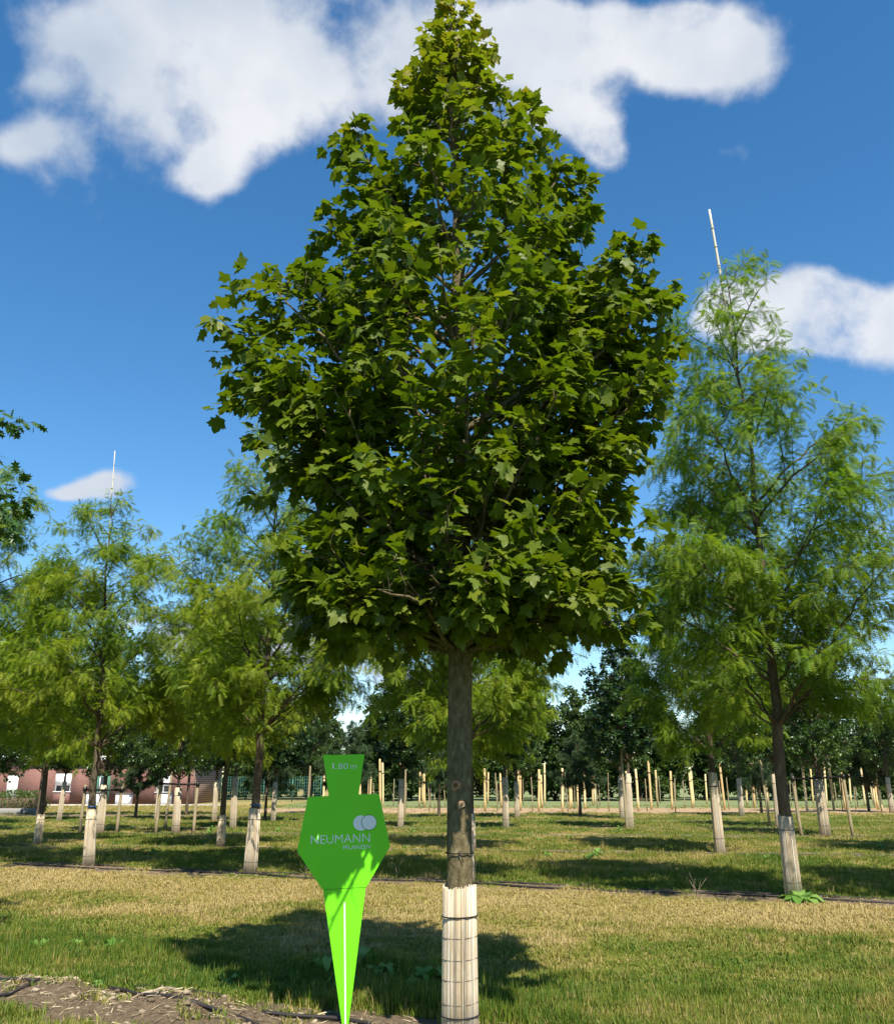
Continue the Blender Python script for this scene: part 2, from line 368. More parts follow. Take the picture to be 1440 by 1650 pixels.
def build_ground():
    def axis(lo, hi, f0, f1, step, g):
        a = list(np.arange(f0, f1, step)); d = step
        x = f1
        while x < hi: a.append(x); d *= g; x += d
        a.append(hi); x = f0; d = step; b = []
        while x > lo: d *= g; x -= d; b.append(x)
        b[-1] = lo
        return np.array(b[::-1] + a)
    xs = axis(-900, 900, -6, 6, .06, 1.05); ys = axis(-300, 1500, 6, 11.5, .05, 1.028)
    Xg, Yg = np.meshgrid(xs, ys); x = Xg.ravel(); y = Yg.ravel(); nx, ny = len(xs), len(ys)
    V = np.stack([x, y, height(x, y)], 1)
    i = (np.arange(ny - 1)[:, None] * nx + np.arange(nx - 1)[None]).ravel()
    F = np.stack([i, i + 1, i + nx + 1, i + nx], 1)
    z = zones(x, y)
    me = mesh_tris('ground', V, F, ground_mat(), {k: z[k] for k in ('soil', 'dry', 'straw', 'pale')}, True)
    link('ground', me, kind='structure')


build_ground()


def build_grass():
    rng = np.random.default_rng(21)
    N_ = 330000
    D = 6.2 + (70 - 6.2) * rng.random(N_) ** 1.9
    A = (rng.random(N_) - .5) * 1.22
    x = D * A; y = D * np.sqrt(1 - 0 * A)
    keep = rng.random(N_) < np.clip(.35 + .65 * (12 / D) * .9, 0, 1)
    x, y, D = x[keep], y[keep], D[keep]
    z = zones(x, y)
    n = vnoise(x, y, .35, 40); n5 = vnoise(x, y, 1.1, 41)
    dens = ((1 - z['soil']) ** 1.8 + .05 * (n > .6)) * (1 - z['straw'] * .97) * (1 - z['pale'] * .8)
    dens = np.clip(dens * (.55 + .7 * n + .6 * z['lush'] - .12 * z['dry']), 0, 1)
    k = rng.random(len(x)) < dens
    x, y, D, n, n5 = x[k], y[k], D[k], n[k], n5[k]; z = {q: v[k] for q, v in z.items()}
    h = .030 + .022 * n5 + .045 * z['lush'] * (.3 + 1.1 * n) - .008 * z['dry'] + .03 * np.clip(n - .72, 0, 1) * 3
    t = rowt(x, y); h = h + .03 * sstep(9, 9.6, t) * (1 - z['dry']) + .05 * np.clip(fbm(x, y, .7, 52) - .60, 0, 1) * 4 * (1 - z['dry'])
    h = h * (.6 + .6 * rng.random(len(x)) + .9 * (rng.random(len(x)) < .04) + .9 * np.clip(vnoise(x, y, .22, 50) - .6, 0, 1)) * (1 + .004 * D)
    tint = np.clip(.23 + .24 * (fbm(x, y, 2.2, 45) - .5) * 2 + .26 * rng.random(len(x)) + .62 * z['dry'] * (.7 + .5 * rng.random(len(x))) + .34 * (n5 - .5) + .22 * (vnoise(x, y, .3, 51) - .5) - .07 * z['lush'] + (rng.random(len(x)) < .05) * .5, 0, 1)
    V = np.stack([x, y, height(x, y) - .004], 1)
    me = bpy.data.meshes.new('grass'); me.vertices.add(len(V)); me.vertices.foreach_set('co', V.astype(np.float32).ravel())
    for nm, a in (('tint', tint), ('hgt', h / .05), ('wid', (.8 + .5 * rng.random(len(x))) * (1 + .02 * D)), ('rz', rng.random(len(x)) * 6.283)):
        at = me.attributes.new(nm, 'FLOAT', 'POINT'); at.data.foreach_set('value', a.astype(np.float32))
    col = bpy.data.collections.new('grass_tufts')
    for q in range(4):
        r = np.random.default_rng(100 + q); mb = MB()
        for b in range(13):
            a = r.random() * 6.283; rr = .045 * math.sqrt(r.random()); base = np.array([rr * math.cos(a), rr * math.sin(a), 0])
            b2 = r.random() * 6.283; lean = .010 + .026 * r.random(); hh = .05 * (.5 + .6 * r.random()); w = .0020 + .0016 * r.random()
            dr = np.array([math.cos(b2), math.sin(b2), 0]); sd = np.array([-dr[1], dr[0], 0])
            p1 = base + dr * lean * .35 + np.array([0, 0, hh * .6]); p2 = base + dr * lean * 1.2 + np.array([0, 0, hh])
            mb.add([base - sd * w, base + sd * w, p1 + sd * w * .8, p1 - sd * w * .8, p2], [(0, 1, 2), (0, 2, 3), (3, 2, 4)], r.normal() * .15 + (.38 if r.random() < .14 else 0))
        o = bpy.data.objects.new('tuft', mb.mesh('tuft', M['grass'])); col.objects.link(o)
    g = bpy.data.node_groups.new('scatter_grass', 'GeometryNodeTree')
    g.interface.new_socket('Geometry', in_out='INPUT', socket_type='NodeSocketGeometry'); g.interface.new_socket('Geometry', in_out='OUTPUT', socket_type='NodeSocketGeometry')
    Nn = g.nodes; L = g.links
    gi = Nn.new('NodeGroupInput'); go = Nn.new('NodeGroupOutput')
    ci = Nn.new('GeometryNodeCollectionInfo'); ci.inputs['Collection'].default_value = col; ci.inputs['Separate Children'].default_value = True; ci.inputs['Reset Children'].default_value = True
    ip = Nn.new('GeometryNodeInstanceOnPoints'); ip.inputs['Pick Instance'].default_value = True
    def na(nm):
        n = Nn.new('GeometryNodeInputNamedAttribute'); n.data_type = 'FLOAT'; n.inputs[0].default_value = nm; return n.outputs[0]
    cs = Nn.new('ShaderNodeCombineXYZ'); w_ = na('wid'); L.new(w_, cs.inputs[0]); L.new(w_, cs.inputs[1]); L.new(na('hgt'), cs.inputs[2])
    cr = Nn.new('ShaderNodeCombineXYZ'); L.new(na('rz'), cr.inputs[2])
    ri = Nn.new('FunctionNodeRandomValue'); ri.data_type = 'INT'; ri.inputs[4].default_value = 0; ri.inputs[5].default_value = 3
    L.new(gi.outputs[0], ip.inputs['Points']); L.new(ci.outputs[0], ip.inputs['Instance']); L.new(cs.outputs[0], ip.inputs['Scale']); L.new(cr.outputs[0], ip.inputs['Rotation']); L.new(ri.outputs[2], ip.inputs['Instance Index'])
    L.new(ip.outputs[0], go.inputs[0])
    o = link('grass', me, label='mown meadow grass, green and straw yellow in bands, between the tree rows', cat='grass', kind='stuff')
    md = o.modifiers.new('scatter', 'NODES'); md.node_group = g


build_grass()

# ------------------------------------------------------------------ leaves and tree growing
def fan(outline, c, z=None):
    """leaf from an outline with a centre point; folds and droops a little"""
    o = np.array([(p[0], p[1], 0.0) for p in outline] + [(c[0], c[1], 0.0)])
    o[:, 2] = .10 * np.abs(o[:, 0]) - .22 * np.clip(o[:, 1] - .2, 0, 2) ** 2 - .35 * np.abs(o[:, 0]) ** 2
    n = len(outline); F = np.array([(n, i, (i + 1) % n) for i in range(n)])
    return o, F


_h = [(.0, .0), (.16, -.06), (.42, -.05), (.36, .10), (.44, .22), (.66, .42), (.46, .46), (.40, .62), (.24, .56), (.20, .80)]
MAPLE_B, MAPLE_F = fan(_h + [(0, 1.05)] + [(-a, b) for a, b in _h[:0:-1]], (0, .33))
_o = [(.0, .0), (.06, .18), (.30, .26), (.12, .36), (.40, .56), (.15, .60), (.34, .86), (.10, .84)]
OAK_B, OAK_F = fan(_o + [(0, 1.1)] + [(-a, b) for a, b in _o[:0:-1]], (0, .5))
SIMPLE_B = np.array([(0, 0, 0), (.32, .45, .05), (0, 1, -.12), (-.32, .45, .05)]); SIMPLE_F = np.array([(0, 1, 2), (0, 2, 3)])


def pinnate(n=6, w=.06, l=.27):
    V = []; F = []
    for i in range(n):
        f = (i + .8) / n
        y = f; z = -.25 * f * f; ll = l * (1 - .35 * abs(f - .5))
        for s in (-1, 1):
            k = len(V); V += [(0, y - w, z), (0, y + w, z), (s * ll, y + .10, z - .07)]
            F.append((k, k + 1, k + 2))
    return np.array(V), np.array(F)


PIN_B, PIN_F = pinnate()


def bez(p0, p1, p2, k):
    t = np.linspace(0, 1, k)[:, None]; return (1 - t) ** 2 * p0 + 2 * t * (1 - t) * p1 + t * t * p2


def unit(v): return v / (np.linalg.norm(v) + 1e-9)


def grow(rng, trunk, trad, prim, sec_len, sec_gap, twig_gap, node_gap, start=.3, sec_up=.35, tert=.5, per_node=2, flat=.0, twig=.5, droop=0.0, petiole=.06, leader=True, rmin=.004):
    """trunk polyline + primary branches (start, control, tip, radius) -> wood MB, leaf sites (pos, outward dir)"""
    wood = MB(); wood.tube(trunk, trad, 10, .5)
    LP = []; LD = []

    def leaves(pts, gap, t0=.12):
        seg = np.diff(pts, axis=0); ln = np.linalg.norm(seg, axis=1); cum = np.concatenate([[0], np.cumsum(ln)]); tot = cum[-1]
        n = max(2, int(tot * (1 - t0) / gap)); s = np.linspace(t0 * tot, tot, n)
        P = np.stack([np.interp(s, cum, pts[:, i]) for i in range(3)], 1)
        T = np.stack([np.interp(s, cum, np.gradient(pts[:, i], cum + np.arange(len(cum)) * 1e-9)) for i in range(3)], 1)
        T /= (np.linalg.norm(T, axis=1, keepdims=True) + 1e-9)
        for k in range(per_node):
            rd = rng.normal(size=(n, 3)); rd -= (rd * T).sum(1, keepdims=True) * T; rd /= (np.linalg.norm(rd, axis=1, keepdims=True) + 1e-9)
            d = .75 * rd + .55 * T + np.array([0, 0, .12 - droop]); d /= np.linalg.norm(d, axis=1, keepdims=True)
            LP.append(P + d * petiole * (.5 + rng.random((n, 1)))); LD.append(d)
        # a rosette at the tip
        m = 3 if per_node > 1 else 2
        d = T[-1] * .7 + rng.normal(size=(m, 3)) * .55; d /= np.linalg.norm(d, axis=1, keepdims=True)
        LP.append(P[-1] + d * petiole); LD.append(d)

    def side(T, up, fl):
        rd = rng.normal(size=3); rd[2] *= (1 - fl); rd -= rd.dot(T) * T; rd = unit(rd)
        return unit(rd * .85 + T * .7 + np.array([0, 0, up]))

    for p0, p1, p2, r0 in prim:
        L = np.linalg.norm(p2 - p0); k = max(5, int(L / .18)); pts = bez(p0, p1, p2, k)
        pts[1:-1] += rng.normal(size=(k - 2, 3)) * .018
        wood.tube(pts, np.linspace(r0, rmin, k), 6 if r0 > .015 else 5, .45 + .1 * rng.random())
        leaves(pts[int(k * .6):], node_gap)
        n2 = max(3, int(L * (1 - start) / sec_gap))
        for f in np.linspace(start, .97, n2):
            i = min(k - 2, int(f * (k - 1))); T = unit(pts[i + 1] - pts[i]); b = pts[i] + (pts[i + 1] - pts[i]) * (f * (k - 1) - i)
            l2 = sec_len * (1.15 - .75 * f) * (.65 + .7 * rng.random()) * min(1.25, max(.45, L / 1.6))
            d = side(T, sec_up * rng.random(), flat); tip = b + d * l2 + np.array([0, 0, -droop * l2 * .5]); ctl = b + d * l2 * .5 + np.array([0, 0, .06 * l2])
            sp = bez(b, ctl, tip, 5); wood.tube(sp, np.linspace(max(rmin, r0 * .35 * (1 - .5 * f)), rmin * .6, 5), 4, .45, cap=False)
            leaves(sp, node_gap)
            for f3 in np.arange(.3, .95, twig_gap / max(l2, .05)):
                if rng.random() > .85: continue
                j = min(3, int(f3 * 4)); T3 = unit(sp[j + 1] - sp[j]); d3 = side(T3, sec_up * .8 * rng.random(), flat); l3 = l2 * tert * (.5 + .7 * rng.random())
                b3 = sp[j] + (sp[j + 1] - sp[j]) * (f3 * 4 - j); tp = np.stack([b3, b3 + d3 * l3 * .55, b3 + d3 * l3 + np.array([0, 0, -droop * l3 * .5])])
                wood.tube(tp, [rmin * .7, rmin * .55, rmin * .4], 3, .45, cap=False); leaves(tp, node_gap)
    if leader:
        leaves(np.asarray(trunk)[-4:], node_gap * .8)
    return wood, np.vstack(LP), np.vstack(LD)


def orient(rng, d, up=1.0, jit=.45, droop=.35):
    n = len(d); along = d + np.array([0, 0, -droop]) + rng.normal(size=(n, 3)) * .2
    nor = np.array([0, 0, up]) + rng.normal(size=(n, 3)) * jit + d * .35
    return frames(along, nor)


# ------------------------------------------------------------------ reed wrap (one mesh shared by every wrapped stem; unit: 1.1 m tall, top radius .085)
def reed_mesh(name, H, r0, r1, nreed, seed, sides=5):
    rng = np.random.default_rng(seed); mb = MB()
    for i in range(nreed):
        a = 2 * math.pi * (i + .3 * rng.random()) / nreed; rr = math.pi * r0 / nreed * (.78 + .30 * rng.random())
        top = H * (1 - .018 * rng.random()) + .010 * math.sin(a * 2 + seed); j = rng.normal() * .0015
        zs = np.array([-.05, H * .33, H * .66, top]); R = np.interp(zs, [0, H], [r0, r1]) + j
        aa = a + rng.normal(size=4) * .006
        mb.tube(np.stack([R * np.cos(aa), R * np.sin(aa), zs], 1), rr, sides, np.clip(.25 + .75 * rng.random(), 0, 1))
    # inner sleeve in the darkest tint: shade between reeds put into its colour
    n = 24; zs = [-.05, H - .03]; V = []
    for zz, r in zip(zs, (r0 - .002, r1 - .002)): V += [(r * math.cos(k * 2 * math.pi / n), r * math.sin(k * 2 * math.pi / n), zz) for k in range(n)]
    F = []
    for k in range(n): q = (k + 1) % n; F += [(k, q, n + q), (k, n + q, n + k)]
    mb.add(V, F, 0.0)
    return mb.mesh(name, M['reed'])


def ring_mesh(name, r, thick, mat, n=20, tail=False, wob=.0, seed=1):
    rng = np.random.default_rng(seed); mb = MB(); a = np.linspace(0, 2 * math.pi, n + 1)
    mb.tube(np.stack([r * np.cos(a), r * np.sin(a), wob * np.sin(a + 1.0)], 1), thick, 5, .5, cap=False)
    if tail:
        p = np.array([0, -r - thick * .5, 0]); mb.tube(np.stack([p + (-.012, 0, .006), p + (0, -.008, 0), p + (.012, -.006, -.02), p + (.024, -.004, -.052)]), thick * .8, 5, .5)
        mb.tube(np.stack([p + (.006, -.004, .02), p + (0, -.008, 0), p + (-.004, -.006, -.012)]), thick * .8, 5, .5)
    return mb.mesh(name, mat)


# ------------------------------------------------------------------ the tall maple
TX, TY = 0.085, 6.5


def build_maple():
    rng = np.random.default_rng(4)
    root = link('maple_tree', None, loc=(TX, TY, 0), label='tall maple with dense lobed leaves and reed-wrapped trunk right beside the green sign', cat='tree')
    H = 8.95
    zs = np.concatenate([[-.08, .0, .5, .95, 1.3, 1.6, 2.0, 2.4], np.linspace(2.8, H, 26)])
    tx = np.interp(zs, [0, 1.5, 2.6, 4, 6, 7.5, H], [0, .0, .012, .02, .0, -.03, -.05]) + np.where(zs > 2.7, rng.normal(size=len(zs)) * .010, 0)
    ty = np.interp(zs, [0, 2.6, 5, H], [0, .01, -.02, .04])
    rad = np.interp(zs, [-.1, .6, 1.5, 2.5, 2.9, 4, 6, 7.6, H], [.100, .094, .090, .088, .084, .062, .035, .016, .005])
    rad = rad * (1 + .018 * rng.normal(size=len(zs)))
    trunk = np.stack([tx, ty, zs], 1)

    def axis(z): return np.array([np.interp(z, zs, tx), np.interp(z, zs, ty), z])
    prim = []

    def branch(tip, z0, r=None, bow=.35):
        p0 = axis(z0); d = tip - p0; L = np.linalg.norm(d)
        hor = np.array([d[0], d[1], 0]); ctl = p0 + hor * .52 + np.array([0, 0, d[2] * bow])
        prim.append((p0, ctl, tip, r or min(.034, .010 + .011 * L)))
    # lobes seen along the outline: pixel of the tip, depth relative to trunk, where it leaves the trunk
    off = np.array([TX, TY, 0])
    lobes = [((562, 215), -.1, 5.6), ((640, 140), .1, 6.2), ((512, 350), .0, 4.9), ((575, 350), .2, 5.0), ((410, 455), -.1, 4.1), ((470, 450), .3, 4.3), ((340, 530), .0, 3.7), ((352, 600), -.2, 3.4),
             ((400, 640), .25, 3.3), ((430, 690), -.3, 3.0), ((500, 770), -.5, 2.9), ((455, 880), -.7, 2.75), ((470, 930), -.3, 2.7), ((545, 975), -.6, 2.65), ((500, 850), .4, 2.8),
             ((848, 165), .0, 6.0), ((925, 265), .0, 5.4), ((945, 330), .2, 5.0), ((1018, 415), -.1, 4.4), ((1060, 450), .1, 4.2), ((1078, 480), -.2, 4.0), ((1092, 565), .1, 3.6), ((1085, 610), -.2, 3.4),
             ((1050, 680), .2, 3.2), ((1030, 740), -.3, 3.0), ((1000, 810), .1, 2.9), ((975, 880), -.3, 2.8), ((965, 950), .2, 2.7), ((900, 985), -.4, 2.65), ((820, 1020), -.5, 2.6), ((640, 1000), -.5, 2.6),
             ((735, 30), .05, 7.2), ((705, 75), -.1, 7.0), ((770, 70), .05, 7.0), ((775, 120), -.1, 6.8), ((690, 130), .15, 6.7)]
    for (px, py), dy, z0 in lobes:
        q = pl(px, py, TY + dy) - off; a = axis(min(q[2], 8.5)); q = np.array([a[0], a[1], q[2]]) + (q - [a[0], a[1], q[2]]) * .93; branch(q, z0)
    # the flat underside: low boughs all round, hanging a little
    for i in range(22):
        a = i * 2.39996 + .3; r = 1.0 + .35 * rng.random(); tip = np.array([r * math.cos(a), r * math.sin(a), 2.68 + .42 * rng.random() + .12 * math.sin(a)]); branch(tip, 2.62 + .35 * rng.random(), bow=.9)
    # the rest fill the crown round about
    prof = ([2.5, 2.8, 3.2, 3.7, 4.2, 4.75, 5.3, 5.9, 6.5, 7.1, 7.7, 8.3], [.8, 1.05, 1.15, 1.12, 1.25, 1.45, 1.15, .82, .58, .42, .22, .1])
    az = 0.6
    for i in range(88):
        z1 = 2.75 + (8.35 - 2.75) * ((i + .5) / 88) ** 1.55; az += 2.39996
        r = np.interp(z1, *prof) * (.72 + .3 * rng.random())
        tip = axis(min(z1, 8.4)) * [1, 1, 0] + np.array([r * math.cos(az), r * math.sin(az), z1])
        z0 = max(2.5, z1 - r * (.45 + .45 * sstep(2.6, 4.5, z1)) - .1)
        branch(tip, z0)
    wood, LP, LD = grow(rng, trunk, rad, prim, .50, .135, .15, .050, start=.30, sec_up=.5, tert=.55, petiole=.07, rmin=.0045)
    # thin the deep shade at the heart
    n = len(LP); rr = np.hypot(LP[:, 0], LP[:, 1]); Rm = np.interp(LP[:, 2], *prof)
    keep = rng.random(n) < np.clip(.22 + .85 * rr / np.maximum(Rm, .2), 0, 1) * .98
    keep &= ~((LP[:, 2] < 2.62) & (rr < .5)) & (LP[:, 2] > 2.42)
    # leaves shading the sign's lower part are cut out to shape its sunlit edge
    hh = (LP[:, 1] - .46) / -.71; xs = LP[:, 0] - .22 * hh; zz = LP[:, 2] - hh
    edge = np.interp(xs, [-1.30, -1.15, -1.02, -.92, -.85, -.78, -.70, -.62, -.50], [.80, .86, .82, .88, .95, 1.06, 1.25, 1.30, 1.1]) + .05 * np.sin(xs * 60)
    keep &= ~((xs > -1.4) & (xs < -.45) & (zz < edge))
    LP, LD = LP[keep], LD[keep]; rr = rr[keep]; n = len(LP)
    R = orient(rng, LD, .9, .42, .60)
    size = .104 * (.62 + .62 * rng.random(n)) * (1 - .25 * sstep(6.8, 8.6, LP[:, 2]))
    young = sstep(6.0, 8.6, LP[:, 2]) * .45
    tint = np.clip(.24 + .34 * rng.random(n) + young + .22 * (rng.random(n) < .07) + .10 * (vnoise(LP[:, 0] * 3 + LP[:, 1], LP[:, 2] * 3, 1.2, 3) - .5), 0, 1)
    # the 300 leaves that show largest are pieces of their own
    camp = np.array([0, 0, CAMH]) - off; dist = np.linalg.norm(LP - camp, axis=1); top = np.argsort(dist / size)[:300]
    mask = np.ones(n, bool); mask[top] = False
    mb = MB(); mb.instances(MAPLE_B, MAPLE_F, LP[mask], R[mask], size[mask], tint[mask])
    trunk_o = link('trunk', wood.mesh('maple_trunk', M['bark'], True), root)
    crown = link('crown', mb.mesh('maple_crown', M['maple']), root, kind='stuff')
    var = []
    for k in range(7):
        m1 = MB(); m1.add(MAPLE_B, MAPLE_F, .15 + .13 * k); var.append(m1.mesh('maple_leaf', M['maple']))
    for i in top:
        o = link('leaf', var[min(6, max(0, int(round((tint[i] - .15) / .13))))], crown)
        m4 = Matrix.Identity(4)
        for a in range(3):
            for b in range(3): m4[a][b] = R[i][a, b] * size[i]
            m4[a][3] = LP[i][a]
        o.matrix_basis = m4
    # wrap, ties and scars
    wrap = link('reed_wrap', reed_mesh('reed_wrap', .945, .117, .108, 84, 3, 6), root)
    for z in (.10, .24, .38, .50, .63): link('wire', ring_mesh('wire', .1215 - .008 * z, .0016, M['wire'], wob=.006, seed=int(z * 100)), wrap, (0, 0, z))
    for z in (.165, .755): link('tie', ring_mesh('tie', .1265 - .009 * z, .0042, M['rubber'], 28, wob=.004), wrap, (0, 0, z))
    link('tie', ring_mesh('tie', .0955, .0040, M['rubber'], 28, True), root, (.0, 0, 1.145))
    for (px, py, s, rim) in ((734, 1266, .040, .12), (743, 1297, .032, .9)):
        q = pl(px, py, TY - .088) - off
        m1 = MB(); k = 14; a = np.arange(k) * 2 * math.pi / k; wob = 1 + .16 * np.sin(2 * a + 1) + .1 * np.cos(3 * a)
        rings = [(1.0, .012, .30), (.86, -.004, .45), (.66, -.0075, .8), (.44, -.004, .85 if rim > .5 else .15), (.2, -.0015, .25 if rim > .5 else .02)]; V = []; T = []
        for f, dz, tt in rings:
            for j in range(k): V.append((s * f * wob[j] * math.cos(a[j]) * .82, dz, s * f * wob[j] * math.sin(a[j]) * 1.05)); T.append(tt * (.8 if rim < .5 else 1))
        V.append((0, -.0012, 0)); T.append(0.02); F = []
        for i in range(len(rings) - 1):
            for j in range(k): j2 = (j + 1) % k; F += [(i * k + j, i * k + j2, (i + 1) * k + j2), (i * k + j, (i + 1) * k + j2, (i + 1) * k + j)]
        for j in range(k): F.append(((len(rings) - 1) * k + j, (len(rings) - 1) * k + (j + 1) % k, len(V) - 1))
        m1.add(V, F, np.array(T)); yaw = math.asin(max(-.6, min(.6, q[0] / .09)))
        link('pruning_scar', m1.mesh('pruning_scar', M['scar'], True), trunk_o, (q[0], -.088 * math.cos(yaw) + .001, q[2]), (0, 0, yaw))
    return root


build_maple()


# ------------------------------------------------------------------ the green sign
def build_sign():
    SY = 6.96; base = pl(556, 1650, SY); bx = base[0]
    g1, N = None, None
    m, nt, N, L = new_mat('green_sign')
    p = N.new('ShaderNodeBsdfPrincipled'); p.inputs['Base Color'].default_value = (0.155, 0.74, 0.016, 1); p.inputs['Roughness'].default_value = .42; p.inputs['Specular IOR Level'].default_value = .25
    tc = N.new('ShaderNodeTexCoord'); n = N.new('ShaderNodeTexNoise'); n.inputs['Scale'].default_value = 3; L.new(tc.outputs['Object'], n.inputs['Vector'])
    r = ramp(N, [(.3, (.138, .58, .012)), (.7, (.150, .62, .014))]); L.new(n.outputs['Fac'], r.inputs[0]); L.new(r.outputs[0], p.inputs['Base Color'])
    o = N.new('ShaderNodeOutputMaterial'); L.new(p.outputs[0], o.inputs[0]); green = m
    white = flat_mat('sign_white', (0.80, 0.82, 0.84), .5); seam = flat_mat('sign_seam', (0.03, 0.16, 0.005), .6)
    root = link('sign', None, loc=(bx, SY, 0), label='bright green plant-label-shaped sign with white lettering and a pointed foot', cat='sign')

    def P(px, py): q = pl(px, py, SY); return (q[0] - bx, q[2])

    def plate(name, pix, y0, y1, mat, parent, bev=0.0):
        pts = [P(*q) if not isinstance(q, np.ndarray) else tuple(q) for q in pix]
        bm = bmesh.new(); f = bm.faces.new([bm.verts.new((a, y0, b)) for a, b in pts]); bm.normal_update()
        if f.normal.y > 0: f.normal_flip()
        ex = bmesh.ops.extrude_face_region(bm, geom=[f]); vs = [v for v in ex['geom'] if isinstance(v, bmesh.types.BMVert)]
        bmesh.ops.translate(bm, verts=vs, vec=(0, y1 - y0, 0)); bmesh.ops.recalc_face_normals(bm, faces=bm.faces)
        if bev: bmesh.ops.bevel(bm, geom=list(bm.edges), offset=bev, segments=2, affect='EDGES')
        me = bpy.data.meshes.new(name); bm.to_mesh(me); bm.free(); me.materials.append(mat)
        return link(name, me, parent)
    panel = plate('panel', [(520.2, 1217), (587.3, 1215.4), (577.7, 1280.3), (610.6, 1279.5), (628.5, 1364), (589.8, 1430.2), (519, 1433.6), (478.5, 1372), (496, 1284.4), (529.7, 1282.8)], 0, .008, green, root, .0012)
    spike = plate('foot', [(520.3, 1434.4), (589.0, 1431.0), (561.5, 1650), (558, 1676), (554, 1676), (550.5, 1650)], .0005, .0085, green, root, .0012)
    plate('seam', [(520.3, 1433.4), (589.4, 1430.0), (589.2, 1431.2), (520.6, 1434.6)], .002, .007, seam, root)
    plate('centre_line', [(554.0, 1455), (556.2, 1455), (557.6, 1664), (555.4, 1664)], -.0012, .002, white, spike)

    def text(body, name, px0, py0, px1, hpx, thin=0.0, track=1.0):
        cu = bpy.data.curves.new(name, 'FONT'); cu.body = body; cu.size = 1; cu.extrude = .004; cu.offset = thin; cu.space_character = track; cu.resolution_u = 3
        t = bpy.data.objects.new('tmp', cu); COL.objects.link(t); dg = bpy.context.evaluated_depsgraph_get(); dg.update()
        me = bpy.data.meshes.new_from_object(t.evaluated_get(dg)); bpy.data.objects.remove(t)
        n = len(me.vertices); co = np.empty(n * 3, np.float32); me.vertices.foreach_get('co', co); co = co.reshape(-1, 3)
        a = np.array(P(px0, py0)); b = np.array(P(px1[0], px1[1])); hh = P(px0, py0 - hpx)[1] - a[1]
        w = np.linalg.norm(b - a); ex = (b - a) / w; ez = np.array([-ex[1], ex[0]])
        capw = co[:, 0].max() - co[:, 0].min(); cap = .729
        u = (co[:, 0] - co[:, 0].min()) / capw * w; v = co[:, 1] / cap * hh
        out = np.stack([a[0] + u * ex[0] + v * ez[0], np.where(co[:, 2] > 0, -.0016, .002), a[1] + u * ex[1] + v * ez[1]], 1)
        me.vertices.foreach_set('co', out.astype(np.float32).ravel()); me.update(); me.materials.clear(); me.materials.append(white)
        link(name, me, panel, label='white lettering reading ' + body)
    text('NEUMANN', 'company_lettering', 501, 1361, (596, 1357), 15.2, -.012, 1.0)
    text('PFLANZEN', 'subtitle_lettering', 552.5, 1369.3, (596.5, 1367.4), 6.9, -.006, 1.0)
    for ch, a, b in (('1', 535.6, 538.0), (',', 540.6, 542.6), ('8', 545, 551.8), ('0', 553.4, 560.6)): text(ch, 'height_digit', a, 1239.6, (b, 1239.5), 10.4, -.014, 1.0)
    text('m', 'height_unit', 564.5, 1239.5, (574.5, 1239.2), 10.4, -.014, 1.0)

    def disc(px, py, r, y0, mat, name):
        k = 40; pts = [(px + r * math.cos(2 * math.pi * i / k), py + r * math.sin(2 * math.pi * i / k)) for i in range(k)]
        plate(name, pts, y0, .002, mat, panel)
    disc(581.2, 1326.5, 12.2, -.0012, white, 'logo_disc'); disc(594.4, 1325.6, 12.5, -.0018, seam, 'logo_rim'); disc(594.6, 1325.5, 11.7, -.0026, white, 'logo_disc')


build_sign()


